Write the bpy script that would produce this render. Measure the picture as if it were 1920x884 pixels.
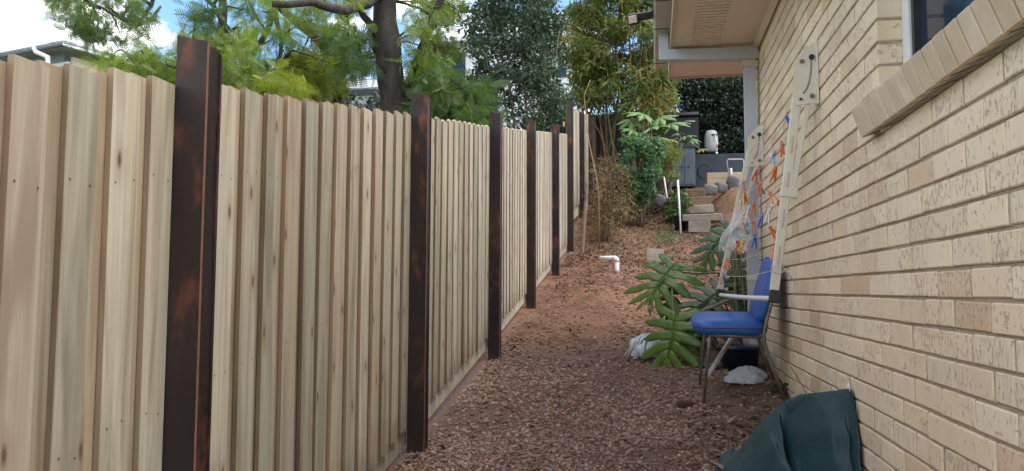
import bpy, bmesh, math, random
import numpy as np
from mathutils import Vector, Matrix, Euler
R = math.radians
random.seed(7); rng = np.random.default_rng(7)
for o in list(bpy.data.objects): bpy.data.objects.remove(o)
SC = bpy.context.scene; COL = SC.collection

# ------------------------------------------------------------------ camera, sky, sun, exposure
EYE = 1.66                                   # eye height above the ground at the photographer's feet
FPX, YAW, PITCH, ROLL = 1431.0, R(10.53), R(4.07), R(0.24)
_s, _c, _S, _C = math.sin(YAW), math.cos(YAW), math.sin(PITCH), math.cos(PITCH)
FW = Vector((-_s*_C, _c*_C, _S)); RT0 = Vector((_c, _s, 0)); UP0 = Vector((_s*_S, -_c*_S, _C))
RT = RT0*math.cos(ROLL)+UP0*math.sin(ROLL); UP = -RT0*math.sin(ROLL)+UP0*math.cos(ROLL)
cam = bpy.data.cameras.new('camera'); camo = bpy.data.objects.new('camera', cam); COL.objects.link(camo)
cam.sensor_width = 36; cam.lens = 36*FPX/1920; cam.clip_start = .05; cam.clip_end = 2000
M3 = Matrix((RT, UP, -FW)).transposed()
camo.matrix_world = Matrix.Translation((0, 0, EYE)) @ M3.to_4x4()
SC.camera = camo

SUN_EL, SUN_AZ = R(64), R(95)              # azimuth measured from +Y towards +X: high sun over the house roof, veiled by cloud
world = bpy.data.worlds.new('World'); SC.world = world; world.use_nodes = True
wt = world.node_tree; wt.nodes.clear()
def WN(t, **k):
    n = wt.nodes.new(t)
    for a, b in k.items(): setattr(n, a, b)
    return n
sky = WN('ShaderNodeTexSky', sky_type='NISHITA', sun_disc=False, sun_elevation=SUN_EL, sun_rotation=SUN_AZ, air_density=1.0, dust_density=.6, ozone_density=1.0)
tc = WN('ShaderNodeTexCoord'); mp = WN('ShaderNodeMapping'); mp.inputs['Scale'].default_value = (1, 1, 2.2); mp.inputs['Location'].default_value = (1.7, .9, .35)
nz = WN('ShaderNodeTexNoise'); nz.inputs['Scale'].default_value = 3.4; nz.inputs['Detail'].default_value = 7; nz.inputs['Roughness'].default_value = .55
cr = WN('ShaderNodeValToRGB'); cr.color_ramp.elements[0].position = .49; cr.color_ramp.elements[1].position = .64
mx = WN('ShaderNodeMix', data_type='RGBA'); mx.inputs[7].default_value = (18.5, 16.9, 14.6, 1)
skyg = WN('ShaderNodeMix', data_type='RGBA', blend_type='MULTIPLY'); skyg.inputs[0].default_value = 1; skyg.inputs[7].default_value = (.78, .96, 1.06, 1)
bg = WN('ShaderNodeBackground'); bg.inputs['Strength'].default_value = .10
out = WN('ShaderNodeOutputWorld')
lk = wt.links.new
lk(tc.outputs['Generated'], mp.inputs['Vector']); lk(mp.outputs[0], nz.inputs['Vector']); lk(nz.outputs['Fac'], cr.inputs[0])
lk(sky.outputs[0], skyg.inputs[6]); lk(cr.outputs[0], mx.inputs[0]); lk(skyg.outputs[2], mx.inputs[6]); lk(mx.outputs[2], bg.inputs[0]); lk(bg.outputs[0], out.inputs[0])
sl = bpy.data.lights.new('sun', 'SUN'); slo = bpy.data.objects.new('sun', sl); COL.objects.link(slo)
sl.energy = 1.2; sl.angle = R(40); sl.color = (1, .955, .89)
sd = Vector((math.sin(SUN_AZ)*math.cos(SUN_EL), math.cos(SUN_AZ)*math.cos(SUN_EL), math.sin(SUN_EL)))
slo.rotation_euler = sd.to_track_quat('Z', 'Y').to_euler(); slo.location = (-6, -6, 14)
SC.view_settings.view_transform = 'Standard'; SC.view_settings.look = 'None'
SC.view_settings.exposure = 1.66; SC.view_settings.gamma = 1

# ------------------------------------------------------------------ helpers
# coordinates below are relative to the eye (z = 0 at the camera); every top-level object is lifted by EYE at the end
def ray(px, py): return FW + RT*((px-960)/FPX) + UP*((442-py)/FPX)
def aX(px, py, X): d = ray(px, py); return d*(X/d.x)
def aY(px, py, Y): d = ray(px, py); return d*(Y/d.y)
def aZ(px, py, Z): d = ray(px, py); return d*(Z/d.z)
def proj(p):
    p = Vector(p); z = p.dot(FW); return (960+FPX*p.dot(RT)/z, 442-FPX*p.dot(UP)/z)

def hsh(ix, iy, s=0):
    a = np.sin(ix*127.1+iy*311.7+s*74.7)*43758.5453
    return a-np.floor(a)
def vnoise(x, y, s=0):
    x = np.asarray(x, float); y = np.asarray(y, float)
    ix, iy = np.floor(x), np.floor(y); fx, fy = x-ix, y-iy; fx = fx*fx*(3-2*fx); fy = fy*fy*(3-2*fy)
    return (hsh(ix, iy, s)*(1-fx)+hsh(ix+1, iy, s)*fx)*(1-fy)+(hsh(ix, iy+1, s)*(1-fx)+hsh(ix+1, iy+1, s)*fx)*fy-.5
GY = [-300, -20, -5, 3, 3.9, 4.12, 6.24, 8.1, 10.29, 12.1, 13, 14, 15, 16, 17, 18, 19, 22, 30, 60, 300]
GZ = [-12, -3.4, -2.3, -1.09, -.95, -.91, -.55, -.185, .225, .60, .82, 1.10, 1.42, 1.80, 2.18, 2.38, 2.44, 2.6, 3.1, 4.6, 12]
def bump(x, y, cx, cy, rx, ry): return np.exp(-(((x-cx)/rx)**2+((y-cy)/ry)**2))
def gz(x, y):
    x = np.asarray(x, float); y = np.asarray(y, float)
    z = np.interp(y, GY, GZ)
    near = np.clip((x+1.5)/.5, 0, 1)*np.clip((1.6-x)/.5, 0, 1)
    z = z+.09*np.clip((x+.6)/1.4, 0, 1)*bump(x, y, .7, 5.2, 9, 1.6)
    z = z+near*(.17*bump(x, y, -.55, 9.6, .42, 1.3)+.09*bump(x, y, -.9, 11.2, .3, .6)-.14*bump(x, y, .35, 8.8, .5, 1.0))
    z = z+.25*bump(x, y, -1.1, 13.9, .5, .9)
    z = z+.045*vnoise(x*1.3, y*1.3, 1)+.022*vnoise(x*4, y*4, 2)+.012*vnoise(x*11, y*11, 3)
    return z
def gzf(x, y): return float(gz(x, y))
def aG(px, py):
    d = ray(px, py); t = 2.5
    while t < 60:
        p = d*(t/d.y)
        if p.z < gzf(p.x, p.y): return p
        t += .02
    return d*(t/d.y)

class MB:
    def __init__(s): s.v = []; s.f = []; s.m = []
    def add(s, v, f, mi=0):
        b = len(s.v); s.v += [tuple(p) for p in v]; s.f += [tuple(i+b for i in q) for q in f]; s.m += [mi]*len(f); return s
    def box(s, c, d, rot=None, mi=0):
        c = Vector(c); h = Vector(d)/2
        P = [Vector((x*h.x, y*h.y, z*h.z)) for x in (-1, 1) for y in (-1, 1) for z in (-1, 1)]
        if rot is not None: P = [rot @ p for p in P]
        return s.add([c+p for p in P], [(0, 1, 3, 2), (4, 6, 7, 5), (0, 4, 5, 1), (2, 3, 7, 6), (0, 2, 6, 4), (1, 5, 7, 3)], mi)
    def bbox(s, c, d, bev=.004, rot=None, mi=0, jit=0, seg=1):
        bm = bmesh.new(); bmesh.ops.create_cube(bm, size=1)
        for v in bm.verts:
            v.co = Vector((v.co.x*d[0], v.co.y*d[1], v.co.z*d[2]))
            if jit: v.co += Vector([random.uniform(-jit, jit) for _ in range(3)])
        bmesh.ops.bevel(bm, geom=bm.edges[:], offset=bev, segments=seg, affect='EDGES', profile=.5)
        bm.verts.index_update(); c = Vector(c)
        V = [c+(rot @ v.co if rot is not None else v.co) for v in bm.verts]; Fc = [[v.index for v in f.verts] for f in bm.faces]
        bm.free(); return s.add(V, Fc, mi)
    def tube(s, P, r, n=8, mi=0, cap=True):
        P = [Vector(p) for p in P]; k = len(P); r = r if hasattr(r, '__len__') else [r]*k
        ref = None; rings = []
        for i in range(k):
            t = (P[min(i+1, k-1)]-P[max(i-1, 0)])
            t = t.normalized() if t.length > 1e-9 else Vector((0, 0, 1))
            if ref is None: ref = t.orthogonal().normalized()
            ref = (ref-t*ref.dot(t)); ref = ref.normalized() if ref.length > 1e-6 else t.orthogonal().normalized()
            b = t.cross(ref); rings.append([P[i]+(ref*math.cos(2*math.pi*j/n)+b*math.sin(2*math.pi*j/n))*r[i] for j in range(n)])
        V = [p for q in rings for p in q]
        Fc = [(i*n+j, i*n+(j+1) % n, (i+1)*n+(j+1) % n, (i+1)*n+j) for i in range(k-1) for j in range(n)]
        if cap: Fc += [tuple(range(n-1, -1, -1)), tuple((k-1)*n+j for j in range(n))]
        return s.add(V, Fc, mi)
    def lathe(s, prof, c, n=20, mi=0, rot=None):
        c = Vector(c); V = []
        for (r, z) in prof:
            for j in range(n):
                p = Vector((r*math.cos(2*math.pi*j/n), r*math.sin(2*math.pi*j/n), z)); V.append(c+(rot @ p if rot is not None else p))
        k = len(prof); Fc = [(i*n+j, i*n+(j+1) % n, (i+1)*n+(j+1) % n, (i+1)*n+j) for i in range(k-1) for j in range(n)]
        return s.add(V, Fc, mi)
    def prism(s, poly, ax, a, b, mi=0):
        """poly: 2D outline; extruded along axis ax (0 x,1 y,2 z) from a to b"""
        def P(u, v, w):
            return (w, u, v) if ax == 0 else (u, w, v) if ax == 1 else (u, v, w)
        n = len(poly); V = [P(u, v, a) for u, v in poly]+[P(u, v, b) for u, v in poly]
        Fc = [tuple(range(n-1, -1, -1)), tuple(range(n, 2*n))]+[(i, (i+1) % n, n+(i+1) % n, n+i) for i in range(n)]
        return s.add(V, Fc, mi)
    def grid(s, pts, mi=0):
        k, n = len(pts), len(pts[0])
        return s.add([p for r in pts for p in r], [(i*n+j, i*n+j+1, (i+1)*n+j+1, (i+1)*n+j) for i in range(k-1) for j in range(n-1)], mi)
    def mesh(s, name, mats, center=True):
        V = np.array(s.v, float); c = (V.min(0)+V.max(0))/2 if center else np.zeros(3)
        me = bpy.data.meshes.new(name); me.from_pydata([tuple(p) for p in V-c], [], s.f)
        for m in (mats if isinstance(mats, (list, tuple)) else [mats]): me.materials.append(m)
        if any(s.m): me.polygons.foreach_set('material_index', s.m)
        bm = bmesh.new(); bm.from_mesh(me); bmesh.ops.recalc_face_normals(bm, faces=bm.faces[:]); bm.to_mesh(me); bm.free()
        me.update(); return me, Vector(c)
    def build(s, name, mats, parent=None, smooth=False, solid=0, sub=0):
        me, c = s.mesh(name, mats)
        if smooth: me.polygons.foreach_set('use_smooth', [True]*len(me.polygons))
        o = link(name, me, parent, c)
        if solid: md = o.modifiers.new('solid', 'SOLIDIFY'); md.thickness = solid; md.offset = 0
        if sub: md = o.modifiers.new('sub', 'SUBSURF'); md.levels = sub; md.render_levels = sub
        return o
WL = {}                                      # world (eye-relative) location of each object, for parenting
def link(name, data, parent, c, rot=None):
    o = bpy.data.objects.new(name, data); COL.objects.link(o); c = Vector(c)
    if parent is not None: o.parent = parent; o.location = c-WL[parent.name]
    else: o.location = c
    if rot is not None: o.rotation_euler = rot
    WL[o.name] = c; return o
def tag(o, label=None, cat=None, group=None, kind=None):
    if label: o['label'] = label
    if cat: o['category'] = cat
    if group: o['group'] = group
    if kind: o['kind'] = kind
    return o
def thing(name, loc, label, cat, group=None): return tag(link(name, None, None, loc), label, cat, group)

def npmesh(name, V, F, mats, smooth=False, cols=None):
    """fast mesh from numpy arrays; F is (n,k) with k corners per face"""
    V = np.asarray(V, np.float32); F = np.asarray(F, np.int32); me = bpy.data.meshes.new(name); n, k = F.shape
    me.vertices.add(len(V)); me.vertices.foreach_set('co', V.ravel()); me.loops.add(n*k); me.loops.foreach_set('vertex_index', F.ravel())
    me.polygons.add(n); me.polygons.foreach_set('loop_start', np.arange(n, dtype=np.int32)*k)
    if smooth: me.polygons.foreach_set('use_smooth', np.ones(n, bool))
    me.materials.append(mats); me.update(calc_edges=True)
    if cols is not None:
        a = me.color_attributes.new('tint', 'FLOAT_COLOR', 'POINT'); c4 = np.ones((len(V), 4), np.float32); c4[:, :3] = cols; a.data.foreach_set('color', c4.ravel())
    return me
def rotmats(n, tilt=None, rg=rng, down=None):
    """random rotation matrices (n,3,3); down pulls the leaf axis (+x) towards -z"""
    a = rg.normal(size=(n, 3))
    if down is not None: a[:, 2] -= down
    a /= np.linalg.norm(a, axis=1, keepdims=True)
    b = rg.normal(size=(n, 3)); b -= (b*a).sum(1, keepdims=True)*a; b /= np.linalg.norm(b, axis=1, keepdims=True)
    c = np.cross(a, b); return np.stack([a, b, c], 2)
def scatter(pv, pf, pos, rot, sc):
    pv = np.asarray(pv, float); pf = np.asarray(pf, int); n = len(pos); m = len(pv)
    V = np.einsum('nij,mj->nmi', rot, pv)*np.asarray(sc).reshape(n, 1, -1)+np.asarray(pos)[:, None, :]
    F = (pf[None]+(np.arange(n)*m)[:, None, None]).reshape(-1, pf.shape[1]); return V.reshape(-1, 3), F
def npobj(name, V, F, m, parent=None, smooth=False, cols=None):
    c = (V.min(0)+V.max(0))/2; return link(name, npmesh(name, V-c, F, m, smooth, cols), parent, Vector(c))

# ------------------------------------------------------------------ materials
MATS = {}
class NT:
    def __init__(s, name):
        s.m = bpy.data.materials.new(name); s.m.use_nodes = True; s.t = s.m.node_tree; s.b = s.t.nodes['Principled BSDF']; s.o = s.t.nodes['Material Output']
    def n(s, t, **k):
        x = s.t.nodes.new(t)
        for a, b in k.items(): setattr(x, a, b)
        return x
    def l(s, a, b): s.t.links.new(a, b)
    def math(s, op, a, b=None, c=None, clamp=False):
        x = s.n('ShaderNodeMath', operation=op, use_clamp=clamp)
        for i, q in enumerate((a, b, c)):
            if q is None: continue
            if isinstance(q, (int, float)): x.inputs[i].default_value = q
            else: s.l(q, x.inputs[i])
        return x.outputs[0]
    def mix(s, f, a, b, mode='MIX'):
        x = s.n('ShaderNodeMix', data_type='RGBA', blend_type=mode)
        for i, q in ((0, f), (6, a), (7, b)):
            if isinstance(q, (int, float)): x.inputs[i].default_value = q
            elif isinstance(q, tuple): x.inputs[i].default_value = (*q, 1)
            else: s.l(q, x.inputs[i])
        return x.outputs[2]
    def coords(s, scale=(1, 1, 1), rnd=True, kind='Object'):
        tc = s.n('ShaderNodeTexCoord'); mp = s.n('ShaderNodeMapping'); mp.inputs['Scale'].default_value = scale
        s.l(tc.outputs[kind], mp.inputs['Vector'])
        if rnd:
            v = s.n('ShaderNodeCombineXYZ'); r = s.rand()
            for i, k in enumerate((37.0, 53.0, 71.0)): s.l(s.math('MULTIPLY', r, k), v.inputs[i])
            s.l(v.outputs[0], mp.inputs['Location'])
        return mp.outputs[0]
    def rand(s):
        if not hasattr(s, '_r'):
            a = s.n('ShaderNodeObjectInfo'); g = s.n('ShaderNodeNewGeometry')
            s._r = s.math('FRACT', s.math('ADD', a.outputs['Random'], g.outputs['Random Per Island']))
        return s._r
    def noise(s, vec, scale, detail=4, rough=.55, dist=0):
        x = s.n('ShaderNodeTexNoise'); x.inputs['Scale'].default_value = scale; x.inputs['Detail'].default_value = detail; x.inputs['Roughness'].default_value = rough; x.inputs['Distortion'].default_value = dist
        s.l(vec, x.inputs['Vector']); return x.outputs['Fac']
    def ramp(s, f, a, b, ca=(0, 0, 0), cb=(1, 1, 1)):
        x = s.n('ShaderNodeValToRGB'); e = x.color_ramp.elements; e[0].position = a; e[1].position = b; e[0].color = (*ca, 1); e[1].color = (*cb, 1); s.l(f, x.inputs[0]); return x.outputs[0]
    def bump(s, h, strength=.3, dist=.01):
        x = s.n('ShaderNodeBump'); x.inputs['Strength'].default_value = strength; x.inputs['Distance'].default_value = dist; s.l(h, x.inputs['Height'])
        if getattr(s, '_bn', None) is not None: s.l(s._bn, x.inputs['Normal'])
        s._bn = x.outputs[0]; s.l(s._bn, s.b.inputs['Normal'])
    def done(s, col, rough=.7, metal=0, spec=None):
        if isinstance(col, tuple): s.b.inputs['Base Color'].default_value = (*col, 1)
        else: s.l(col, s.b.inputs['Base Color'])
        if isinstance(rough, (int, float)): s.b.inputs['Roughness'].default_value = rough
        else: s.l(rough, s.b.inputs['Roughness'])
        s.b.inputs['Metallic'].default_value = metal
        if spec is not None: s.b.inputs['Specular IOR Level'].default_value = spec
        return s.m
def pm(name, c1, c2=None, scale=8, rough=.6, bump=.15, bd=.004, metal=0, stretch=(1, 1, 1), spec=None, a=.35, b=.65):
    """plain procedural material: two tones mixed by noise, light relief"""
    k = NT(name); c2 = c2 or tuple(x*.75 for x in c1); v = k.coords(stretch)
    n1 = k.noise(v, scale, 6, .6); col = k.mix(k.ramp(n1, a, b), c1, c2)
    if bump: k.bump(k.noise(v, scale*4, 4), bump, bd)
    return k.done(col, rough, metal, spec)
def leafmat(name, c1, c2, rough=.5, trans=.3, c3=None):
    k = NT(name); r = k.rand(); c1, c2 = [tuple(x*.85 for x in c) for c in (c1, c2)]; c3 = c3 and tuple(x*.8 for x in c3); col = k.mix(r, c1, c2)
    if c3: col = k.mix(k.ramp(k.math('FRACT', k.math('MULTIPLY', r, 17.3)), .86, .88), col, c3)
    k.done(col, rough, 0, .35)
    t = k.n('ShaderNodeBsdfTranslucent'); k.l(k.mix(1.0, col, (1.5, 1.6, .6), 'MULTIPLY'), t.inputs[0])
    ms = k.n('ShaderNodeMixShader'); ms.inputs[0].default_value = trans; k.l(k.b.outputs[0], ms.inputs[1]); k.l(t.outputs[0], ms.inputs[2]); k.l(ms.outputs[0], k.o.inputs[0]); return k.m
def woodmat(name, c1, c2, green=.5, knots=True):
    k = NT(name); r = k.rand(); v = k.coords((1, 1, 1))
    tc = k.n('ShaderNodeTexCoord')
    mp = k.n('ShaderNodeMapping'); mp.inputs['Scale'].default_value = (24, 24, .8); k.l(v, mp.inputs[0])
    g1 = k.noise(mp.outputs[0], 1.6, 5, .65, .6); mp2 = k.n('ShaderNodeMapping'); mp2.inputs['Scale'].default_value = (9, 9, .5); k.l(v, mp2.inputs[0])
    g2 = k.noise(mp2.outputs[0], 1.5, 3, .5, 1.5)
    col = k.mix(k.ramp(g1, .38, .66), c1, c2); col = k.mix(k.ramp(g2, .47, .68), col, tuple(x*.74 for x in c2))
    r2 = k.math('FRACT', k.math('MULTIPLY', r, 7.13)); r3 = k.math('FRACT', k.math('MULTIPLY', r, 13.7))
    gp = k.ramp(k.noise(v, 2.3, 2), .50, .66); col = k.mix(k.math('MULTIPLY', gp, k.math('MULTIPLY', r2, green)), col, (.40, .44, .36))
    col = k.mix(k.ramp(r3, .80, .95), col, k.mix(.30, col, (.40, .25, .16)))
    col = k.mix(1.0, col, k.mix(r, (.68, .68, .67), (1.10, 1.09, 1.06)), 'MULTIPLY')
    if knots:
        mk = k.n('ShaderNodeMapping'); mk.inputs['Scale'].default_value = (11, 11, 3.6); k.l(v, mk.inputs[0])
        vo = k.n('ShaderNodeTexVoronoi', voronoi_dimensions='2D'); vo.inputs['Scale'].default_value = 1; sx = k.n('ShaderNodeSeparateXYZ'); cx = k.n('ShaderNodeCombineXYZ'); k.l(mk.outputs[0], sx.inputs[0]); k.l(sx.outputs[1], cx.inputs[0]); k.l(sx.outputs[2], cx.inputs[1]); k.l(cx.outputs[0], vo.inputs['Vector'])
        kn = k.ramp(vo.outputs['Distance'], .04, .11, (1, 1, 1), (0, 0, 0)); sel = k.ramp(vo.outputs['Color'], .55, .57)
        col = k.mix(k.math('MULTIPLY', kn, sel), col, (.085, .045, .028))
        halo = k.ramp(vo.outputs['Distance'], .08, .32, (1, 1, 1), (0, 0, 0)); col = k.mix(k.math('MULTIPLY', k.math('MULTIPLY', halo, sel), .38), col, (.30, .19, .11))
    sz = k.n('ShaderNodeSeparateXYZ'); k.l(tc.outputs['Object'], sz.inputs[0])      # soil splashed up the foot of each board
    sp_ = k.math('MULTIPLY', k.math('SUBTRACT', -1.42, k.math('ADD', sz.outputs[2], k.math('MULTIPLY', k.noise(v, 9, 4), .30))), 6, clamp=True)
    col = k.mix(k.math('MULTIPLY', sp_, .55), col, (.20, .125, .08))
    k.bump(g1, .35, .003); return k.done(col, .72, 0, .25)

def brickmat(name, tint=(1, 1, 1)):
    k = NT(name); r = k.rand(); v = k.coords()
    cA = k.mix(r, (.70, .57, .40), (.77, .635, .46)); r2 = k.math('FRACT', k.math('MULTIPLY', r, 9.7))
    col = k.mix(k.ramp(r2, .80, .94), cA, (.60, .445, .285)); r3 = k.math('FRACT', k.math('MULTIPLY', r, 23.9))
    col = k.mix(k.math('MULTIPLY', k.ramp(r3, .80, .95), .6), col, (.74, .635, .51))
    # wire-cut drag lines (upright) and torn pits, stronger on some bricks
    m1 = k.n('ShaderNodeMapping'); m1.inputs['Scale'].default_value = (1, 120, 5); k.l(v, m1.inputs[0]); st = k.noise(m1.outputs[0], 1.0, 2, .5)
    m2 = k.n('ShaderNodeMapping'); m2.inputs['Scale'].default_value = (40, 95, 48); k.l(v, m2.inputs[0]); pt = k.noise(m2.outputs[0], 1.0, 2, .5)
    r4 = k.math('FRACT', k.math('MULTIPLY', r, 31.7)); patch = k.noise(v, 11, 2)
    lo = k.math('ADD', .26, k.math('MULTIPLY', r4, .14)); pit = k.math('MULTIPLY', k.math('SUBTRACT', pt, k.math('ADD', lo, k.math('MULTIPLY', k.math('SUBTRACT', patch, .5), .25))), 14, clamp=True)
    stl = k.ramp(st, .36, .50); r5 = k.math('FRACT', k.math('MULTIPLY', r, 47.3)); sa = k.ramp(r5, .45, .75)
    h = k.math('MULTIPLY_ADD', pit, 1.0, k.math('MULTIPLY', k.math('MULTIPLY', stl, sa), .5)); k.bump(h, .7, .004)
    col = k.mix(k.math('MULTIPLY', k.math('SUBTRACT', 1.0, pit), .55), col, (.34, .26, .195)); col = k.mix(k.math('MULTIPLY', k.math('MULTIPLY', k.math('SUBTRACT', 1.0, stl), sa), .30), col, (.40, .31, .235))
    col = k.mix(k.math('MULTIPLY', k.ramp(k.noise(v, 3.2, 4), .45, .75), .18), col, (.55, .43, .32))
    gt = k.n('ShaderNodeNewGeometry'); mg = k.n('ShaderNodeMapping'); mg.inputs['Scale'].default_value = (1, 1, .5); k.l(gt.outputs['Position'], mg.inputs[0])
    col = k.mix(k.math('MULTIPLY', k.ramp(k.noise(mg.outputs[0], 1.3, 5, .6), .48, .72), .30), col, (.46, .37, .29))
    col = k.mix(1.0, col, tint, 'MULTIPLY'); return k.done(col, .88, 0, .2)

def steelmat(name):
    k = NT(name); v = k.coords((1, 1, .45)); n = k.noise(v, 7, 5, .6); n2 = k.noise(v, 22, 4, .6, .5)
    rust = k.math('MULTIPLY', k.ramp(n, .50, .64), k.ramp(n2, .42, .60))
    col = k.mix(k.ramp(k.noise(v, 3, 3), .3, .7), (.017, .013, .0125), (.044, .030, .025)); col = k.mix(rust, col, (.15, .055, .026)); k.bump(n2, .2, .002)
    return k.done(col, k.math('MULTIPLY_ADD', n2, .25, .42), .25, .3)

def groundmat():
    k = NT('ground_soil'); g = k.n('ShaderNodeNewGeometry'); P = g.outputs['Position']; sp = k.n('ShaderNodeSeparateXYZ'); k.l(P, sp.inputs[0])
    n1 = k.noise(P, 3.0, 6, .6); n2 = k.noise(P, 18, 5, .65); n3 = k.noise(P, 70, 4, .6)
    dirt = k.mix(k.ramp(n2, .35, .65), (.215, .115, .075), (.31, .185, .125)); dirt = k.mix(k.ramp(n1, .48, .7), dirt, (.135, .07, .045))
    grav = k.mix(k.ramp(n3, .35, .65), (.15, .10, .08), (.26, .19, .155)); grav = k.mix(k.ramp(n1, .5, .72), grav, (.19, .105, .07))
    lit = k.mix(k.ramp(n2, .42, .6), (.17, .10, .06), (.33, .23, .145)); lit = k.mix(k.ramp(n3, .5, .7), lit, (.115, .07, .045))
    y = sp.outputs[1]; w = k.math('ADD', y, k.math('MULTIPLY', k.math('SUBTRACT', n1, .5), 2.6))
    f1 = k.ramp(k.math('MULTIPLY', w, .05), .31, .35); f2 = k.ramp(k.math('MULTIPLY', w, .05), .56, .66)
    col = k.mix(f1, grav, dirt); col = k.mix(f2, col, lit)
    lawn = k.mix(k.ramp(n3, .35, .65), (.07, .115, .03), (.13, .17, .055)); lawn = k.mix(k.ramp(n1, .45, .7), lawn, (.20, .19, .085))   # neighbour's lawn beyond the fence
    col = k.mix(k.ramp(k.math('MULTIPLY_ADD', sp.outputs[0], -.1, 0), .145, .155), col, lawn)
    k.bump(n2, .5, .02); k.bump(n3, .6, .008); return k.done(k.mix(1.0, col, (.66, .62, .60), 'MULTIPLY'), .95, 0, .1)

def tintmat(name, rough=.85):
    k = NT(name); a = k.n('ShaderNodeAttribute', attribute_name='tint'); g = k.n('ShaderNodeNewGeometry'); n = k.noise(g.outputs['Position'], 90, 3)
    k.bump(n, .3, .003); return k.done(k.mix(1.0, a.outputs['Color'], k.mix(n, (.38, .38, .38), (.62, .62, .62)), 'MULTIPLY'), rough, 0, .2)

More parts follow.
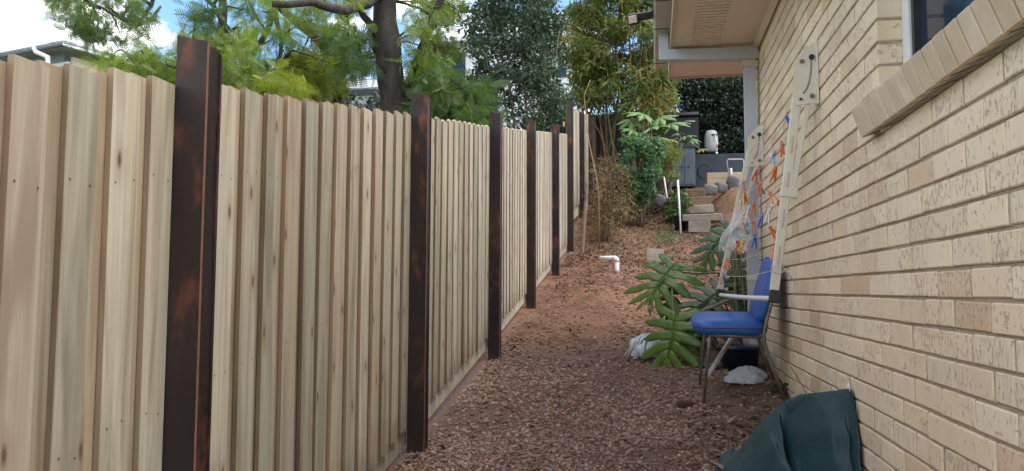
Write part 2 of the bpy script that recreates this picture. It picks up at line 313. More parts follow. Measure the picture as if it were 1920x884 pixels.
M = dict(
    ground=groundmat(), gravel=tintmat('gravel_stone'), litter=tintmat('dry_litter'),
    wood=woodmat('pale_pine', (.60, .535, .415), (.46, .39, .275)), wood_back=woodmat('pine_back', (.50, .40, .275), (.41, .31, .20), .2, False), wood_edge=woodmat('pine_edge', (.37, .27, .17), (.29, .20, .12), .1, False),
    steel=steelmat('painted_steel'), rust=pm('rust_edge', (.27, .125, .07), (.20, .085, .045), 14, .85),
    nail=pm('nail', (.05, .04, .035), None, 20, .6), conc=pm('concrete', (.21, .20, .19), (.13, .12, .115), 9, .9, .4),
    brick=brickmat('face_brick'), sill=None, mortar=pm('mortar', (.39, .32, .245), (.31, .25, .19), 30, .95, .4),
    offwhite=pm('off_white', (.46, .46, .46), (.36, .355, .35), 6, .5, .1), mortar2=pm('sill_joint', (.17, .14, .115), (.12, .10, .08), 30, .95, .4), white=pm('white_paint', (.72, .74, .75), (.62, .64, .66), 5, .45, .05), soffit=pm('soffit_paint', (.74, .645, .545), (.70, .605, .51), 3, .7, .05),
    beige=pm('beige_paint', (.55, .47, .36), (.50, .42, .32), 4, .5, .05), gutter=pm('gutter_paint', (.47, .44, .39), (.40, .37, .32), 4, .45, .08), pipe=pm('downpipe_paint', (.43, .475, .55), (.39, .43, .50), 4, .4, .05),
    dark=pm('dark_gap', (.03, .025, .02), None, 5, .9), glass=None,
    cream=pm('cream_powdercoat', (.66, .625, .54), (.60, .565, .48), 6, .4, .05), black=pm('black_plastic', (.015, .015, .017), None, 10, .45, .1),
    cord=pm('cord', (.62, .60, .52), (.5, .48, .4), 20, .8), chrome=pm('grey_tube', (.20, .185, .17), (.14, .13, .12), 12, .4, .1, metal=.5),
    vinyl=pm('blue_vinyl', (.010, .085, .36), (.018, .10, .36), 9, .45, .3, .002), piping=pm('purple_piping', (.10, .03, .16), None, 9, .5),
    tarp=pm('teal_cloth', (.0015, .040, .046), (.001, .025, .031), 10, .62, .5, .002), pvc=pm('white_pvc', (.78, .78, .76), (.70, .69, .66), 6, .35, .05),
    cloth=pm('white_cotton', (.62, .65, .70), (.50, .53, .58), 30, .95, .5), film=None, clod=pm('clod', (.12, .05, .032), (.08, .035, .022), 20, .95, .6),
    bluetub=pm('navy_plastic', (.010, .024, .055), (.006, .016, .038), 6, .4), bark=pm('bark', (.075, .058, .047), (.035, .027, .023), 9, .95, .9, .03, stretch=(1, 1, .3)),
    bark2=pm('pale_bark', (.24, .17, .115), (.14, .095, .065), 9, .9, .6, .02, stretch=(1, 1, .3)), twig=pm('twig', (.23, .16, .105), (.15, .10, .065), 14, .9),
    cane=pm('bamboo_cane', (.27, .165, .06), (.20, .125, .045), 8, .5), sleeper=pm('sleeper', (.21, .135, .085), (.15, .095, .06), 10, .9, .5, .01), stone=pm('sandstone', (.27, .225, .175), (.19, .155, .12), 8, .95, .6, .01),
    rock=pm('rock', (.17, .155, .145), (.10, .09, .085), 7, .95, .8, .02), cab=pm('grey_cabinet', (.105, .125, .155), (.085, .10, .125), 5, .5, .05), slate=pm('slate_wall', (.055, .066, .082), (.038, .047, .06), 4, .85, .3), charcoal=pm('charcoal_paint', (.022, .025, .028), (.015, .017, .02), 6, .5, .1),
    pine=pm('planter_pine', (.52, .39, .25), (.42, .30, .18), 8, .8, .3, stretch=(.3, 1, 1)), dfence=pm('dark_fence', (.035, .043, .052), (.02, .026, .032), 8, .8, .3, stretch=(1, 1, .2)),
    stem=pm('green_stem', (.10, .14, .045), (.13, .11, .05), 9, .55), stemg=pm('grey_stem', (.23, .19, .14), (.15, .12, .085), 12, .85, .4), potb=pm('black_pot', (.012, .014, .02), None, 8, .5),
    papstem=pm('papaya_trunk', (.30, .24, .165), (.21, .165, .11), 12, .85, .4),
    l_mon=leafmat('monstera_leaf', (.085, .165, .025), (.125, .21, .038), .24, .15), l_mond=leafmat('monstera_dark', (.035, .085, .022), (.055, .115, .03), .3, .1),
    l_jac=leafmat('jacaranda_leaf', (.17, .245, .05), (.26, .335, .08), .55, .4), l_jacy=leafmat('jacaranda_young', (.23, .28, .035), (.32, .34, .06), .55, .4), l_jacd=leafmat('jacaranda_dark', (.07, .135, .045), (.135, .20, .065), .55, .35),
    l_lil=leafmat('lillypilly_leaf', (.040, .078, .050), (.095, .140, .085), .38, .15, (.11, .15, .07)), l_bam=leafmat('bamboo_leaf', (.12, .20, .045), (.26, .30, .085), .5, .35, (.36, .23, .09)),
    l_bamy=leafmat('bamboo_pale', (.27, .29, .10), (.42, .39, .17), .5, .35, (.38, .22, .09)), l_hedge=leafmat('creeper_leaf', (.012, .028, .019), (.035, .062, .036), .35, .1, (.09, .075, .05)), l_hedget=leafmat('creeper_tip', (.04, .085, .045), (.08, .13, .06), .4, .25),
    l_shrub=leafmat('shrub_leaf', (.055, .15, .065), (.11, .215, .095), .45, .25), l_pap=leafmat('papaya_leaf', (.15, .28, .085), (.22, .36, .12), .45, .25), l_papy=leafmat('papaya_old', (.23, .25, .04), (.28, .24, .05), .5, .25),
    l_dry=leafmat('dry_leaf', (.27, .185, .105), (.17, .11, .06), .8, .15, (.09, .12, .035)), l_weed=leafmat('weed_leaf', (.04, .095, .022), (.075, .14, .035), .45, .25),
    roofd=pm('dark_gutter', (.05, .065, .095), None, 5, .4), wall_w=pm('white_render', (.72, .73, .74), (.66, .67, .68), 3, .7), wall_g=pm('grey_wall', (.20, .23, .27), (.16, .19, .225), 3, .7), orange=pm('orange_post', (.58, .23, .13), (.50, .19, .10), 5, .7), creamb=pm('cream_beam', (.74, .62, .42), (.68, .56, .37), 4, .7), roofs=pm('roof_sheet', (.42, .44, .46), (.35, .37, .39), 3, .4),
)
M['sill'] = (lambda k: (lambda r, v: (k.bump(k.noise(v, 60, 4), .25, .003), k.done(k.mix(k.ramp(k.noise(v, 9, 5), .35, .7), k.mix(r, (.60, .475, .335), (.69, .585, .455)), (.53, .41, .285)), .85, 0, .2))[1])(k.rand(), k.coords()))(NT('sill_brick'))
def _glass():
    k = NT('window_glass'); k.b.inputs['Alpha'].default_value = 1; return k.done((.016, .030, .060), .06, 0, .35)
M['glass'] = _glass()
def _film():
    k = NT('clear_plastic'); k.done((.75, .78, .80), .25, 0, .5); t = k.n('ShaderNodeBsdfTransparent'); ms = k.n('ShaderNodeMixShader'); ms.inputs[0].default_value = .80
    k.l(k.b.outputs[0], ms.inputs[1]); k.l(t.outputs[0], ms.inputs[2]); k.l(ms.outputs[0], k.o.inputs[0]); return k.m
M['film'] = _film()
PEG = {n: pm('peg_'+n, c, None, 6, .4, 0) for n, c in dict(orange=(.75, .17, .03), blue=(.03, .12, .55), sky=(.20, .50, .66), white=(.72, .73, .72), red=(.55, .02, .04), yellow=(.72, .55, .16), teal=(.05, .35, .38)).items()}

# ------------------------------------------------------------------ ground
def axis(segs):
    a = []
    for s, e, d in segs: a += list(np.arange(s, e, d))
    return np.array(a+[segs[-1][1]])
gx = axis([(-300, -60, 40), (-60, -12, 6), (-12, -2.2, .7), (-2.2, 1.4, .035), (1.4, 6, .4), (6, 20, 3), (20, 300, 40)])
gy = axis([(-60, -4, 6), (-4, 3, .5), (3, 12.5, .035), (12.5, 20, .06), (20, 34, 1), (34, 80, 6), (80, 300, 40)])
XX, YY = np.meshgrid(gx, gy); ZZ = gz(XX, YY); nx, ny = len(gx), len(gy)
ii, jj = np.meshgrid(np.arange(ny-1), np.arange(nx-1), indexing='ij'); i0 = (ii*nx+jj).ravel()
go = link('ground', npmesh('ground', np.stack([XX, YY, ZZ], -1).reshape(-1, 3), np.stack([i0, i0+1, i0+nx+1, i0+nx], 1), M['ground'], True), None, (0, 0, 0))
tag(go, 'sloping side yard ground of bare brown soil', 'ground', kind='structure')

def stones(name, n, xr, yr, smin, smax, pal, dens, label, seed):
    rg = np.random.default_rng(seed)
    bm = bmesh.new(); bmesh.ops.create_icosphere(bm, subdivisions=1, radius=1); pv = np.array([v.co[:] for v in bm.verts]); pf = np.array([[v.index for v in f.verts] for f in bm.faces]); bm.free()
    x = rg.uniform(*xr, n); y = rg.uniform(*yr, n); keep = rg.random(n) < dens(x, y); x, y = x[keep], y[keep]; n = len(x)
    s = rg.uniform(0, 1, n)**2*(smax-smin)+smin
    V = np.empty((n, len(pv), 3)); 
    for a in range(0, n):
        pass
    pvv = pv[None]*(1+rg.uniform(-.28, .28, (n, len(pv), 1))); sc = np.stack([s*rg.uniform(.8, 1.5, n), s*rg.uniform(.7, 1.1, n), s*rg.uniform(.45, .8, n)], 1)
    pvv = pvv*sc[:, None, :]; an = rg.uniform(0, 6.28, n); ti = rg.normal(0, .35, n)
    ca, sa, ct, st = np.cos(an), np.sin(an), np.cos(ti), np.sin(ti); z0 = np.zeros(n); o1 = np.ones(n)
    Rz = np.stack([np.stack([ca, -sa, z0], 1), np.stack([sa, ca, z0], 1), np.stack([z0, z0, o1], 1)], 1); Rx = np.stack([np.stack([o1, z0, z0], 1), np.stack([z0, ct, -st], 1), np.stack([z0, st, ct], 1)], 1)
    Vv = np.einsum('nij,nmj->nmi', Rz@Rx, pvv)+np.stack([x, y, gz(x, y)+s*.25], 1)[:, None, :]
    F = (pf[None]+(np.arange(n)*len(pv))[:, None, None]).reshape(-1, 3)
    pc = np.array(pal)[rg.integers(0, len(pal), n)]*rg.uniform(.7, 1.25, (n, 1)); cols = np.repeat(pc, len(pv), 0)
    return tag(npobj(name, Vv.reshape(-1, 3), F, M['gravel'], None, False, cols), label, 'gravel', kind='stuff')
def dgrav(x, y):
    e = 6.35+.9*vnoise(x*1.1, y*.6, 9)-.25*x
    d = np.clip((e-y)/1.1, .0, 1); patch = np.clip(.75+vnoise(x*1.9, y*1.9, 5)*2.4, .10, 1)
    return np.clip(d*patch+.05, 0, 1)
GPAL_ = [(.31, .22, .18), (.36, .27, .23), (.27, .18, .14), (.38, .31, .275), (.34, .24, .19), (.24, .155, .12), (.42, .36, .32)]
GPAL = [tuple(x*y_ for x, y_ in zip(c, (1.55, 1.38, 1.24))) for c in GPAL_]
stones('gravel', 54000, (-1.33, .80), (3.6, 8.2), .0045, .0165, GPAL, dgrav, 'loose pinkish grey gravel covering the near path', 11)

CP = [(.34, .20, .135), (.26, .15, .10), (.42, .28, .20), (.20, .115, .08)]
tag(stones('soil_crumbs', 16000, (-1.3, 1.5), (5.6, 16.5), .004, .017, CP, lambda x, y: np.clip((y-5.2)/2, 0, 1)*np.clip(.5+1.8*vnoise(x*1.6, y*1.1, 31), .08, 1), 'crumbs of brown soil strewn up the bare slope', 12), cat='soil')
# ------------------------------------------------------------------ dry litter, chips and twigs on the soil (uncountable)
def litter(name, n, seed, dens, pal, lr, wr, label, xr=(-1.3, 1.6), yr=(3.8, 17.6)):
    rg = np.random.default_rng(seed); x = rg.uniform(*xr, n); y = rg.uniform(*yr, n); k = rg.random(n) < dens(x, y); x, y = x[k], y[k]; n = len(x)
    pv = np.array([[-.5, -.5, 0], [0, -.5, .12], [.5, -.4, 0], [.5, .4, .03], [0, .5, .14], [-.5, .45, .02]]); pf = np.array([[0, 1, 4, 5], [1, 2, 3, 4]])
    L = rg.uniform(*lr, n)*rg.uniform(.4, 1, n); W = rg.uniform(*wr, n); an = rg.uniform(0, 6.28, n); ti = rg.normal(0, .22, n)
    p = pv[None]*np.stack([L, W, L*.6], 1)[:, None, :]; ca, sa, ct, st = np.cos(an), np.sin(an), np.cos(ti), np.sin(ti)
    px_ = p[..., 0]*ct[:, None]-p[..., 2]*st[:, None]; pz_ = p[..., 0]*st[:, None]+p[..., 2]*ct[:, None]
    V = np.stack([px_*ca[:, None]-p[..., 1]*sa[:, None]+x[:, None], px_*sa[:, None]+p[..., 1]*ca[:, None]+y[:, None], pz_+(gz(x, y)+.010+rg.uniform(0, .012, n))[:, None]], -1)
    F = (pf[None]+(np.arange(n)*6)[:, None, None]).reshape(-1, 4); pc = np.array(pal)[rg.integers(0, len(pal), n)]*rg.uniform(.65, 1.25, (n, 1))
    return tag(npobj(name, V.reshape(-1, 3), F, M['litter'], None, False, np.repeat(pc, 6, 0)), label, 'litter', kind='stuff')
LPAL = [(.36, .25, .15), (.27, .17, .095), (.46, .35, .23), (.19, .115, .07), (.40, .28, .19)]
litter('leaf_litter', 24000, 21, lambda x, y: (np.clip((y-4.5)/8, .10, 1)+1.6*bump(x, y, .45, 4.3, .4, .5)+.5*bump(x, y, .3, 6.2, .5, .7))*np.clip(.45+1.7*vnoise(x*1.3, y*.9, 13)+.25*(x > .1), .05, 1), LPAL, (.03, .11), (.006, .026), 'dry leaf litter scattered over the soil')
litter('straw', 5200, 22, lambda x, y: np.clip(.6+1.5*vnoise(x*.9, y*.7, 17), .1, 1)*np.clip(1.2-abs(y-7)/6, .15, 1), [(.42, .33, .22), (.33, .24, .15), (.22, .15, .10)], (.06, .22), (.003, .007), 'thin straw and twig bits strewn on the path')
litter('bark_mulch', 2600, 23, lambda x, y: np.where((y > 15.2) & (x < .75), .9, 0), [(.40, .25, .16), (.50, .36, .24), (.30, .17, .11)], (.06, .17), (.02, .05), 'tan bark mulch heaped beside the garden steps', (-1.1, 1.0), (15, 18.5))

# ------------------------------------------------------------------ timber and steel fence
PW, PT, PITCHY = .103, .016, .1492
XF = -1.34                                   # front face of the front palings
TOPY = [0, 1.34, 2.24, 2.86, 3.45, 3.885, 4.49, 6.1, 6.7, 7.96, 8.72, 10.14, 11.88, 12.2]
TOPZ = [.24, .478, .649, .756, .865, .945, 1.056, 1.345, 1.46, 1.70, 1.845, 2.12, 2.45, 2.51]
def ftop(y): return float(np.interp(y, TOPY, TOPZ)) if y < 12.0 else 3.02+(y-12.6)*.196
PY = [1.94, 4.09, 6.17, 8.06, 10.15, 12.0, 14.0, 16.0, 18.2]
fence = thing('paling_fence', (XF, 9, gzf(XF, 9)), 'new pale pine paling fence with dark steel posts climbing the slope', 'fence')
def paling_mesh(h, w, clip, mat, nails):
    m = MB(); c = clip
    poly = [(-w/2, -h), (w/2, -h), (w/2, 0), (-w/2, 0)] if c < .005 else [(-w/2, -h), (w/2, -h), (w/2, -c), (w/2-c*.8, 0), (-w/2+c*.8, 0), (-w/2, -c)]
    m.prism(poly, 0, -PT, 0); n_ = len(poly); m.m[2+n_-1] = 2; m.m[2+1] = 2
    if nails:
        for zz in (-.28, -h*.52, -h+.2):
            for yy in (-.028, .03):
                z2, y2 = zz+random.uniform(-.015, .015), yy+random.uniform(-.008, .008)
                m.add([(.0012, y2-.0032, z2), (.0012, y2, z2-.0038), (.0012, y2+.0032, z2), (.0012, y2, z2+.0038)], [(0, 1, 2, 3)], 1)
    me, _ = m.mesh('paling', [mat, M['nail'], M['wood_edge']], center=False); return me
PV = {}
def pal_mesh(kind, h, near=False):
    key = (kind, round(h, 2), near)
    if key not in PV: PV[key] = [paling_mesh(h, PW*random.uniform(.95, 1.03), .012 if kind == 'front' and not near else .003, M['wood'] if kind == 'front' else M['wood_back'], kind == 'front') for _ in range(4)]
    return random.choice(PV[key])
def bay(y0, y1, step):
    ftop = lambda y, f_=globals()['ftop']: f_(y if step else min(y, 11.99))
    n = max(2, int(round((y1-y0-.02)/PITCHY))); p = (y1-y0-.02)/n
    for i in range(n):
        y = y0+.01+(i+.5)*p; h = 1.75 if not step else 1.72
        zt = ftop(y)
        link('paling', pal_mesh('front', h, y1 < 4.2), fence, (XF, y-.012+random.uniform(-.004, .004), zt+random.uniform(-.006, .006)), (R(random.uniform(-.25, .25)), R(random.uniform(-.2, .2)), R(random.uniform(-1.2, 1.2))))
        if y+p/2 < y1-.02: link('paling', pal_mesh('back', h), fence, (XF-PT-.002, y+p/2, zt+.012+random.uniform(-.01, .01)), (0, 0, R(random.uniform(-.8, .8))))
    zb = lambda y: ftop(y)-1.75
    m = MB()
    for a in (.25, .9, 1.5):                  # rails run behind the palings
        m2 = MB(); q = [(y0+.01, ftop(y0)-a), (y1-.01, ftop(y1)-a)]
        m2.add([(XF-.038-dx, y, z+dz) for dx in (0, .04) for y, z in q for dz in (-.038, .038)], [(0, 1, 3, 2), (4, 6, 7, 5), (0, 4, 5, 1), (2, 3, 7, 6), (0, 2, 6, 4), (1, 5, 7, 3)])
        m2.build('rail', M['wood_back'], fence)
    m3 = MB(); dz0, dz1 = (.16, -.10) if not step else (.06, -.16)
    q = [(y0+.01, ftop(y0)-1.75), (y1-.01, ftop(y1)-1.75)]
    m3.add([(XF+.004-dx, y, z+dz) for dx in (.022, .052) for y, z in q for dz in (dz1, dz0)], [(0, 1, 3, 2), (4, 6, 7, 5), (0, 4, 5, 1), (2, 3, 7, 6), (0, 2, 6, 4), (1, 5, 7, 3)])
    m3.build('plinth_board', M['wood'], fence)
bay(-.3, PY[0]+.04, False)
for k in range(8): bay(PY[k]+.04, PY[k+1]+.04, k >= 5)
def post(k, y):
    zt = ftop(y)+(.135 if k < 5 else .02 if k > 5 else -.5); 
    if k == 5: zt = 3.0
    x0, x1, d, t = XF-.004, -1.247, .078, .010
    zb = gzf(-1.3, y)-.25; m = MB(); cut = .022
    def fl(ya, yb):
        V = [(x, yy, z) for yy in (ya, yb) for x, z in ((x0, zb), (x1, zb), (x1, zt-cut-(yy-y)*.25), (x0, zt-(yy-y)*.25))]
        b = len(m.v); m.v += V; m.f += [(0+b, 1+b, 2+b, 3+b), (7+b, 6+b, 5+b, 4+b), (0+b, 4+b, 5+b, 1+b), (3+b, 2+b, 6+b, 7+b), (0+b, 3+b, 7+b, 4+b)]; m.m += [0]*5
        m.f.append((1+b, 5+b, 6+b, 2+b)); m.m.append(1 if ya == y else 0)
    fl(y, y+t); fl(y+d-t, y+d)
    xm = x1-.010; m.box(((xm), y+d/2, (zb+zt-.03)/2), (.012, d-2*t-.001, zt-.03-zb)); m.box((x0+.006, y+d/2, (zb+zt-.01)/2), (.012, d-2*t-.001, zt-.01-zb))
    o = m.build('steel_post', [M['steel'], M['rust']], fence)
    if k in (5,):
        f = MB(); random.seed(k); f.bbox((-1.285, y+.04, gzf(-1.285, y)-.03), (.12, .15, .10), .035, None, 0, .025, 2); f.build('concrete_footing', M['conc'], fence, True)
for k, y in enumerate(PY): post(k, y)

# ------------------------------------------------------------------ brick house
WX = .825; Z0 = .495; CH = .086; YEND = 6.62; YREV = 2.985; WTOP = 1.95
house = thing('brick_house', (1.2, 4, gzf(.9, 4)), 'cream brick house wall with window sill, eave and downpipe', 'house')
def in_open(y, z): return y < YREV and z > .60
wallm = MB(); wb = .034
wallm.box((WX+.008+.06, (1.0+YEND)/2, (.585-1.9)/2), (.12, YEND-1.0, .585+1.9))
wallm.box((WX+.008+.045, (YREV+.004+YEND)/2, (.586+WTOP)/2), (.09, YEND-YREV-.004, WTOP-.586))
wallm.box((WX+3.2, YEND-.06, .1), (6.2, .11, 3.7)); wallm.box((WX+.18, 4.8, 1.2), (.1, 3.6, 1.4))
ph0 = aX(1784, 475, WX).y                    # a perpend in the course between lines 4 and 5
bricks = []
for i in range(-17, 26):
    zc = Z0-CH*(i+.5); y = ph0+(0 if i % 2 == 0 else .12)-.24*20
    while y < YEND:
        a, b = y+.005, min(y+.235, YEND)
        y += .24
        if b < 1.02: continue
        a = max(a, 1.0)
        if in_open((a+b)/2, zc) or (in_open(a+.01, zc)): a = max(a, YREV) if zc > .6 else a
        if b-a < .04: continue
        if zc+.04 > WTOP or zc < gzf(WX, (a+b)/2)-.16: continue
        if zc > .52 and zc < .6 and a < 2.9: pass
        cor = [proj((WX, yy, zz)) for yy in (a, b) for zz in (zc-.038, zc+.038)]
        ar = abs(cor[2][0]-cor[0][0])*abs(cor[1][1]-cor[0][1]); vis = any(0 <= q[0] <= 1930 and -10 <= q[1] <= 890 for q in cor) and not all(1370 < q[0] < 1600 and q[1] > 760 for q in cor)
        bricks.append((ar if vis else 0, a, b, zc))
for ar, a, b, zc in bricks:                  # upright joints are struck almost flush
    if b < YEND-.01: wallm.box((WX+.0535, b+.005, zc), (.100, .0106, .078))
wall = wallm.build('wall', M['mortar'], house)
bricks.sort(key=lambda t: -t[0])
BM = {}
def brick_mesh(L):
    key = round(L, 2)
    if key not in BM:
        BM[key] = []
        for _ in range(7 if key == .23 else 2):
            m = MB(); m.bbox((0, 0, 0), (.10, L, .076), .0035, None, 0, .0016, 1); me, _c = m.mesh('brick', M['brick'], center=False); BM[key].append(me)
    return random.choice(BM[key])
random.seed(3)
for ar, a, b, zc in bricks[:300]:
    link('brick', brick_mesh(b-a), house, (WX+.05+random.uniform(-.0018, .0018), (a+b)/2, zc+random.uniform(-.001, .001)), (0, R(random.uniform(-.5, .5)), R(random.uniform(-.25, .25))))
rest = MB()
for ar, a, b, zc in bricks[300:]: rest.bbox((WX+.05+random.uniform(-.0015, .0015), (a+b)/2, zc), (.10, b-a, .076), .0035, None, 0, .0012)
tag(rest.build('brick_courses', M['brick'], house), kind='stuff')
# brick-on-edge sill, tipped outwards
tl = aX(1594, 211, .742); ST = R(20); rotS = Matrix.Rotation(ST, 3, 'Y').inverted()
for i in range(24):
    y = tl.y-.043-.086*i
    if y < 1.05: break
    m = MB(); m.bbox((0, 0, 0), (.23, .076, .11), .003, None, 0, .001); me, _c = m.mesh('sill_brick', M['sill'], center=False)
    ctr = Vector((tl.x, y, tl.z))+rotS @ Vector((.115, 0, -.055))
    link('sill_brick', me, house, ctr, (0, -ST, 0))
m = MB(); m.bbox((tl.x+.115*math.cos(ST)+.022, (tl.y+1.05)/2, tl.z-.0565+.115*math.sin(ST)-.001), (.2, tl.y-1.05-.006, .096), .002, rotS); m.build('sill_mortar', M['mortar2'], house)
# window
zs = tl.z+.06; fr = MB(); fx = WX+.112
fr.box((fx, YREV-.042, (zs+WTOP)/2), (.05, .080, WTOP-zs)); fr.box((fx, 2.0, zs+.03), (.05, 1.9, .05)); fr.box((fx+.005, 2.28, (zs+WTOP)/2), (.04, .045, WTOP-zs))
win = fr.build('window_frame', M['white'], house)
m = MB(); m.box((fx+.006, 2.0, (zs+WTOP)/2), (.006, 1.95, WTOP-zs)); m.build('pane', M['glass'], win)
m = MB(); m.box((fx-.004, YREV-.100, (zs+WTOP)/2), (.03, .026, WTOP-zs)); m.build('sash', M['charcoal'], win)
# eave: soffit sheet with a slotted vent, fascia, gutter, roof
SZ = 1.945; SX0, SX1 = .165, WX+.02; YE = 7.0; VX0, VX1 = .30, .53
m = MB(); 
m.box(((SX0+VX0)/2, (YE-2)/2, SZ+.006), (VX0-SX0, YE+2, .012)); m.box(((VX1+SX1)/2, (YE-2)/2, SZ+.006), (SX1-VX1, YE+2, .012)); m.box(((VX0+VX1)/2, (6.13+YE)/2, SZ+.006), (VX1-VX0, YE-6.13, .012)); m.box(((VX0+VX1)/2, (3.9-2)/2, SZ+.006), (VX1-VX0, 5.9, .012))
m.box((2.5, YE-.14, SZ+.0065), (5-2*SX1+SX1, .27, .012))
sof = m.build('soffit', M['soffit'], house)
y = 3.9
while y < 6.10: 
    mm = MB(); mm.box(((VX0+VX1)/2, y+.031, SZ+.0045), (VX1-VX0, .041, .008)); mm.build('vent_slat', M['soffit'], sof); y += .0565
m = MB(); m.box(((VX0+VX1)/2, 5.1, SZ+.03), (VX1-VX0+.05, 2.6, .006)); m.build('vent_backing', M['dark'], sof)
m = MB(); m.prism([(SX1-.06, SZ-.002), (SX1-.02, SZ-.034), (SX1-.016, SZ-.002)], 1, 1.2, YEND); m.build('eave_moulding', M['soffit'], house)
m = MB(); m.box((SX0-.010, (YE-2)/2, SZ+.075), (.020, YE+2.02, .18)); m.box((2.5, YE+.012, SZ+.075), (4.68, .020, .18)); m.build('fascia', M['beige'], house)
g0, g1, GB = .018, SX0-.022, SZ+.12
prof = [(g1, GB), (g0+.012, GB), (g0, GB+.015), (g0, GB+.115), (g0+.012, GB+.12), (g0+.012, GB+.108), (g0+.006, GB+.1), (g0+.006, GB+.02), (g0+.014, GB+.006), (g1, GB+.006)]
m = MB(); m.prism(prof, 1, -1.9, YE+.12); m.box(((g0+g1)/2, YE+.121, GB+.06), (g1-g0, .004, .118))
m.prism([(YE+.024, GB), (YE+.13, GB), (YE+.14, GB+.015), (YE+.14, GB+.115), (YE+.134, GB+.115), (YE+.134, GB+.02), (YE+.126, GB+.006), (YE+.024, GB+.006)], 0, g1+.002, 4.8)
gut = m.build('gutter', M['gutter'], house)
for yy in (5.42, 6.02, 6.95):
    mm = MB(); mm.box(((g0+g1)/2, yy, GB-.0015), (g1-g0, .008, .004)); mm.build('seam', M['dark'], gut)
m = MB(); m.add([(0.03, -2, GB+.10), (0.03, YE+.13, GB+.10), (4.8, YE+.13, GB+.10), (4.8, 2.4, GB+2.0), (2.5, -2, GB+1.1)], [(0, 1, 3, 4), (1, 2, 3)]); m.build('roof', M['roofs'], house, False, .02)
# downpipe: drop from the gutter, offset arm under the soffit, then down the wall
DY = 6.21
def boxpipe(m, a, b, w, d, up=Vector((0, 1, 0))):
    a, b = Vector(a), Vector(b); t = (b-a).normalized(); s_ = t.cross(up).normalized()
    V = [p+s_*(w/2*i)+up*(d/2*j) for p in (a, b) for i, j in ((-1, -1), (1, -1), (1, 1), (-1, 1))]
    m.add(V, [(0, 3, 2, 1), (4, 5, 6, 7)]+[(i, (i+1) % 4, 4+(i+1) % 4, 4+i) for i in range(4)])
m = MB(); boxpipe(m, (.092, DY-.05, GB+.02), (.092, DY-.05, SZ-.065), .075, .085); e1 = m.build('downpipe_drop', M['pipe'], house)
m = MB(); boxpipe(m, (.055, DY-.05, SZ-.055), (WX-.004, DY-.05, SZ-.085), .086, .086); m.build('downpipe_arm', M['pipe'], house)
m = MB(); boxpipe(m, (WX-.068, DY-.05, SZ-.10), (WX-.068, DY-.05, gzf(WX, DY)+.03), .088, .07); dpp = m.build('downpipe', M['pipe'], house)
m = MB(); m.bbox((WX-.066, DY-.052, SZ-.165), (.125, .10, .052), .004, Matrix.Rotation(R(8), 3, 'Y')); m.build('collar', M['beige'], dpp)
for zz in (.1, -.2): 
    m = MB(); m.box((WX-.05, DY-.05, zz), (.13, .078, .03)); m.build('strap', M['cream'], dpp)

# floodlight on the gutter
fl = aY(1204, 10, 5.5); f = thing('floodlight', (g0, 5.75, GB+.03), 'small black twin floodlight clamped to the roof gutter', 'floodlight')
c = Vector((-.06, 5.5, GB+.02)); rt = Euler((R(20), R(-12), R(15))).to_matrix()
m = MB(); m.bbox((-.135, 5.74, GB-.010), (.085, .06, .085), .012, rt, 0, 0, 2); h = m.build('lamp_head', M['black'], f)
m = MB(); m.bbox((-.14, 5.707, GB-.023), (.062, .006, .055), .002, rt); m.build('lens', M['beige'], h)
m = MB(); m.bbox((-.045, 5.75, GB+.015), (.11, .05, .06), .01, rt, 0, 0, 2); m.build('sensor_body', M['black'], f)
m = MB(); m.tube([(-.07, 5.75, GB+.01), (0, 5.75, GB+.02), (.016, 5.75, GB+.06)], .012, 8); m.tube([(-.01, 5.75, GB+.1), (.014, 5.75, GB+.1)], .01, 8); m.build('bracket', M['black'], f)

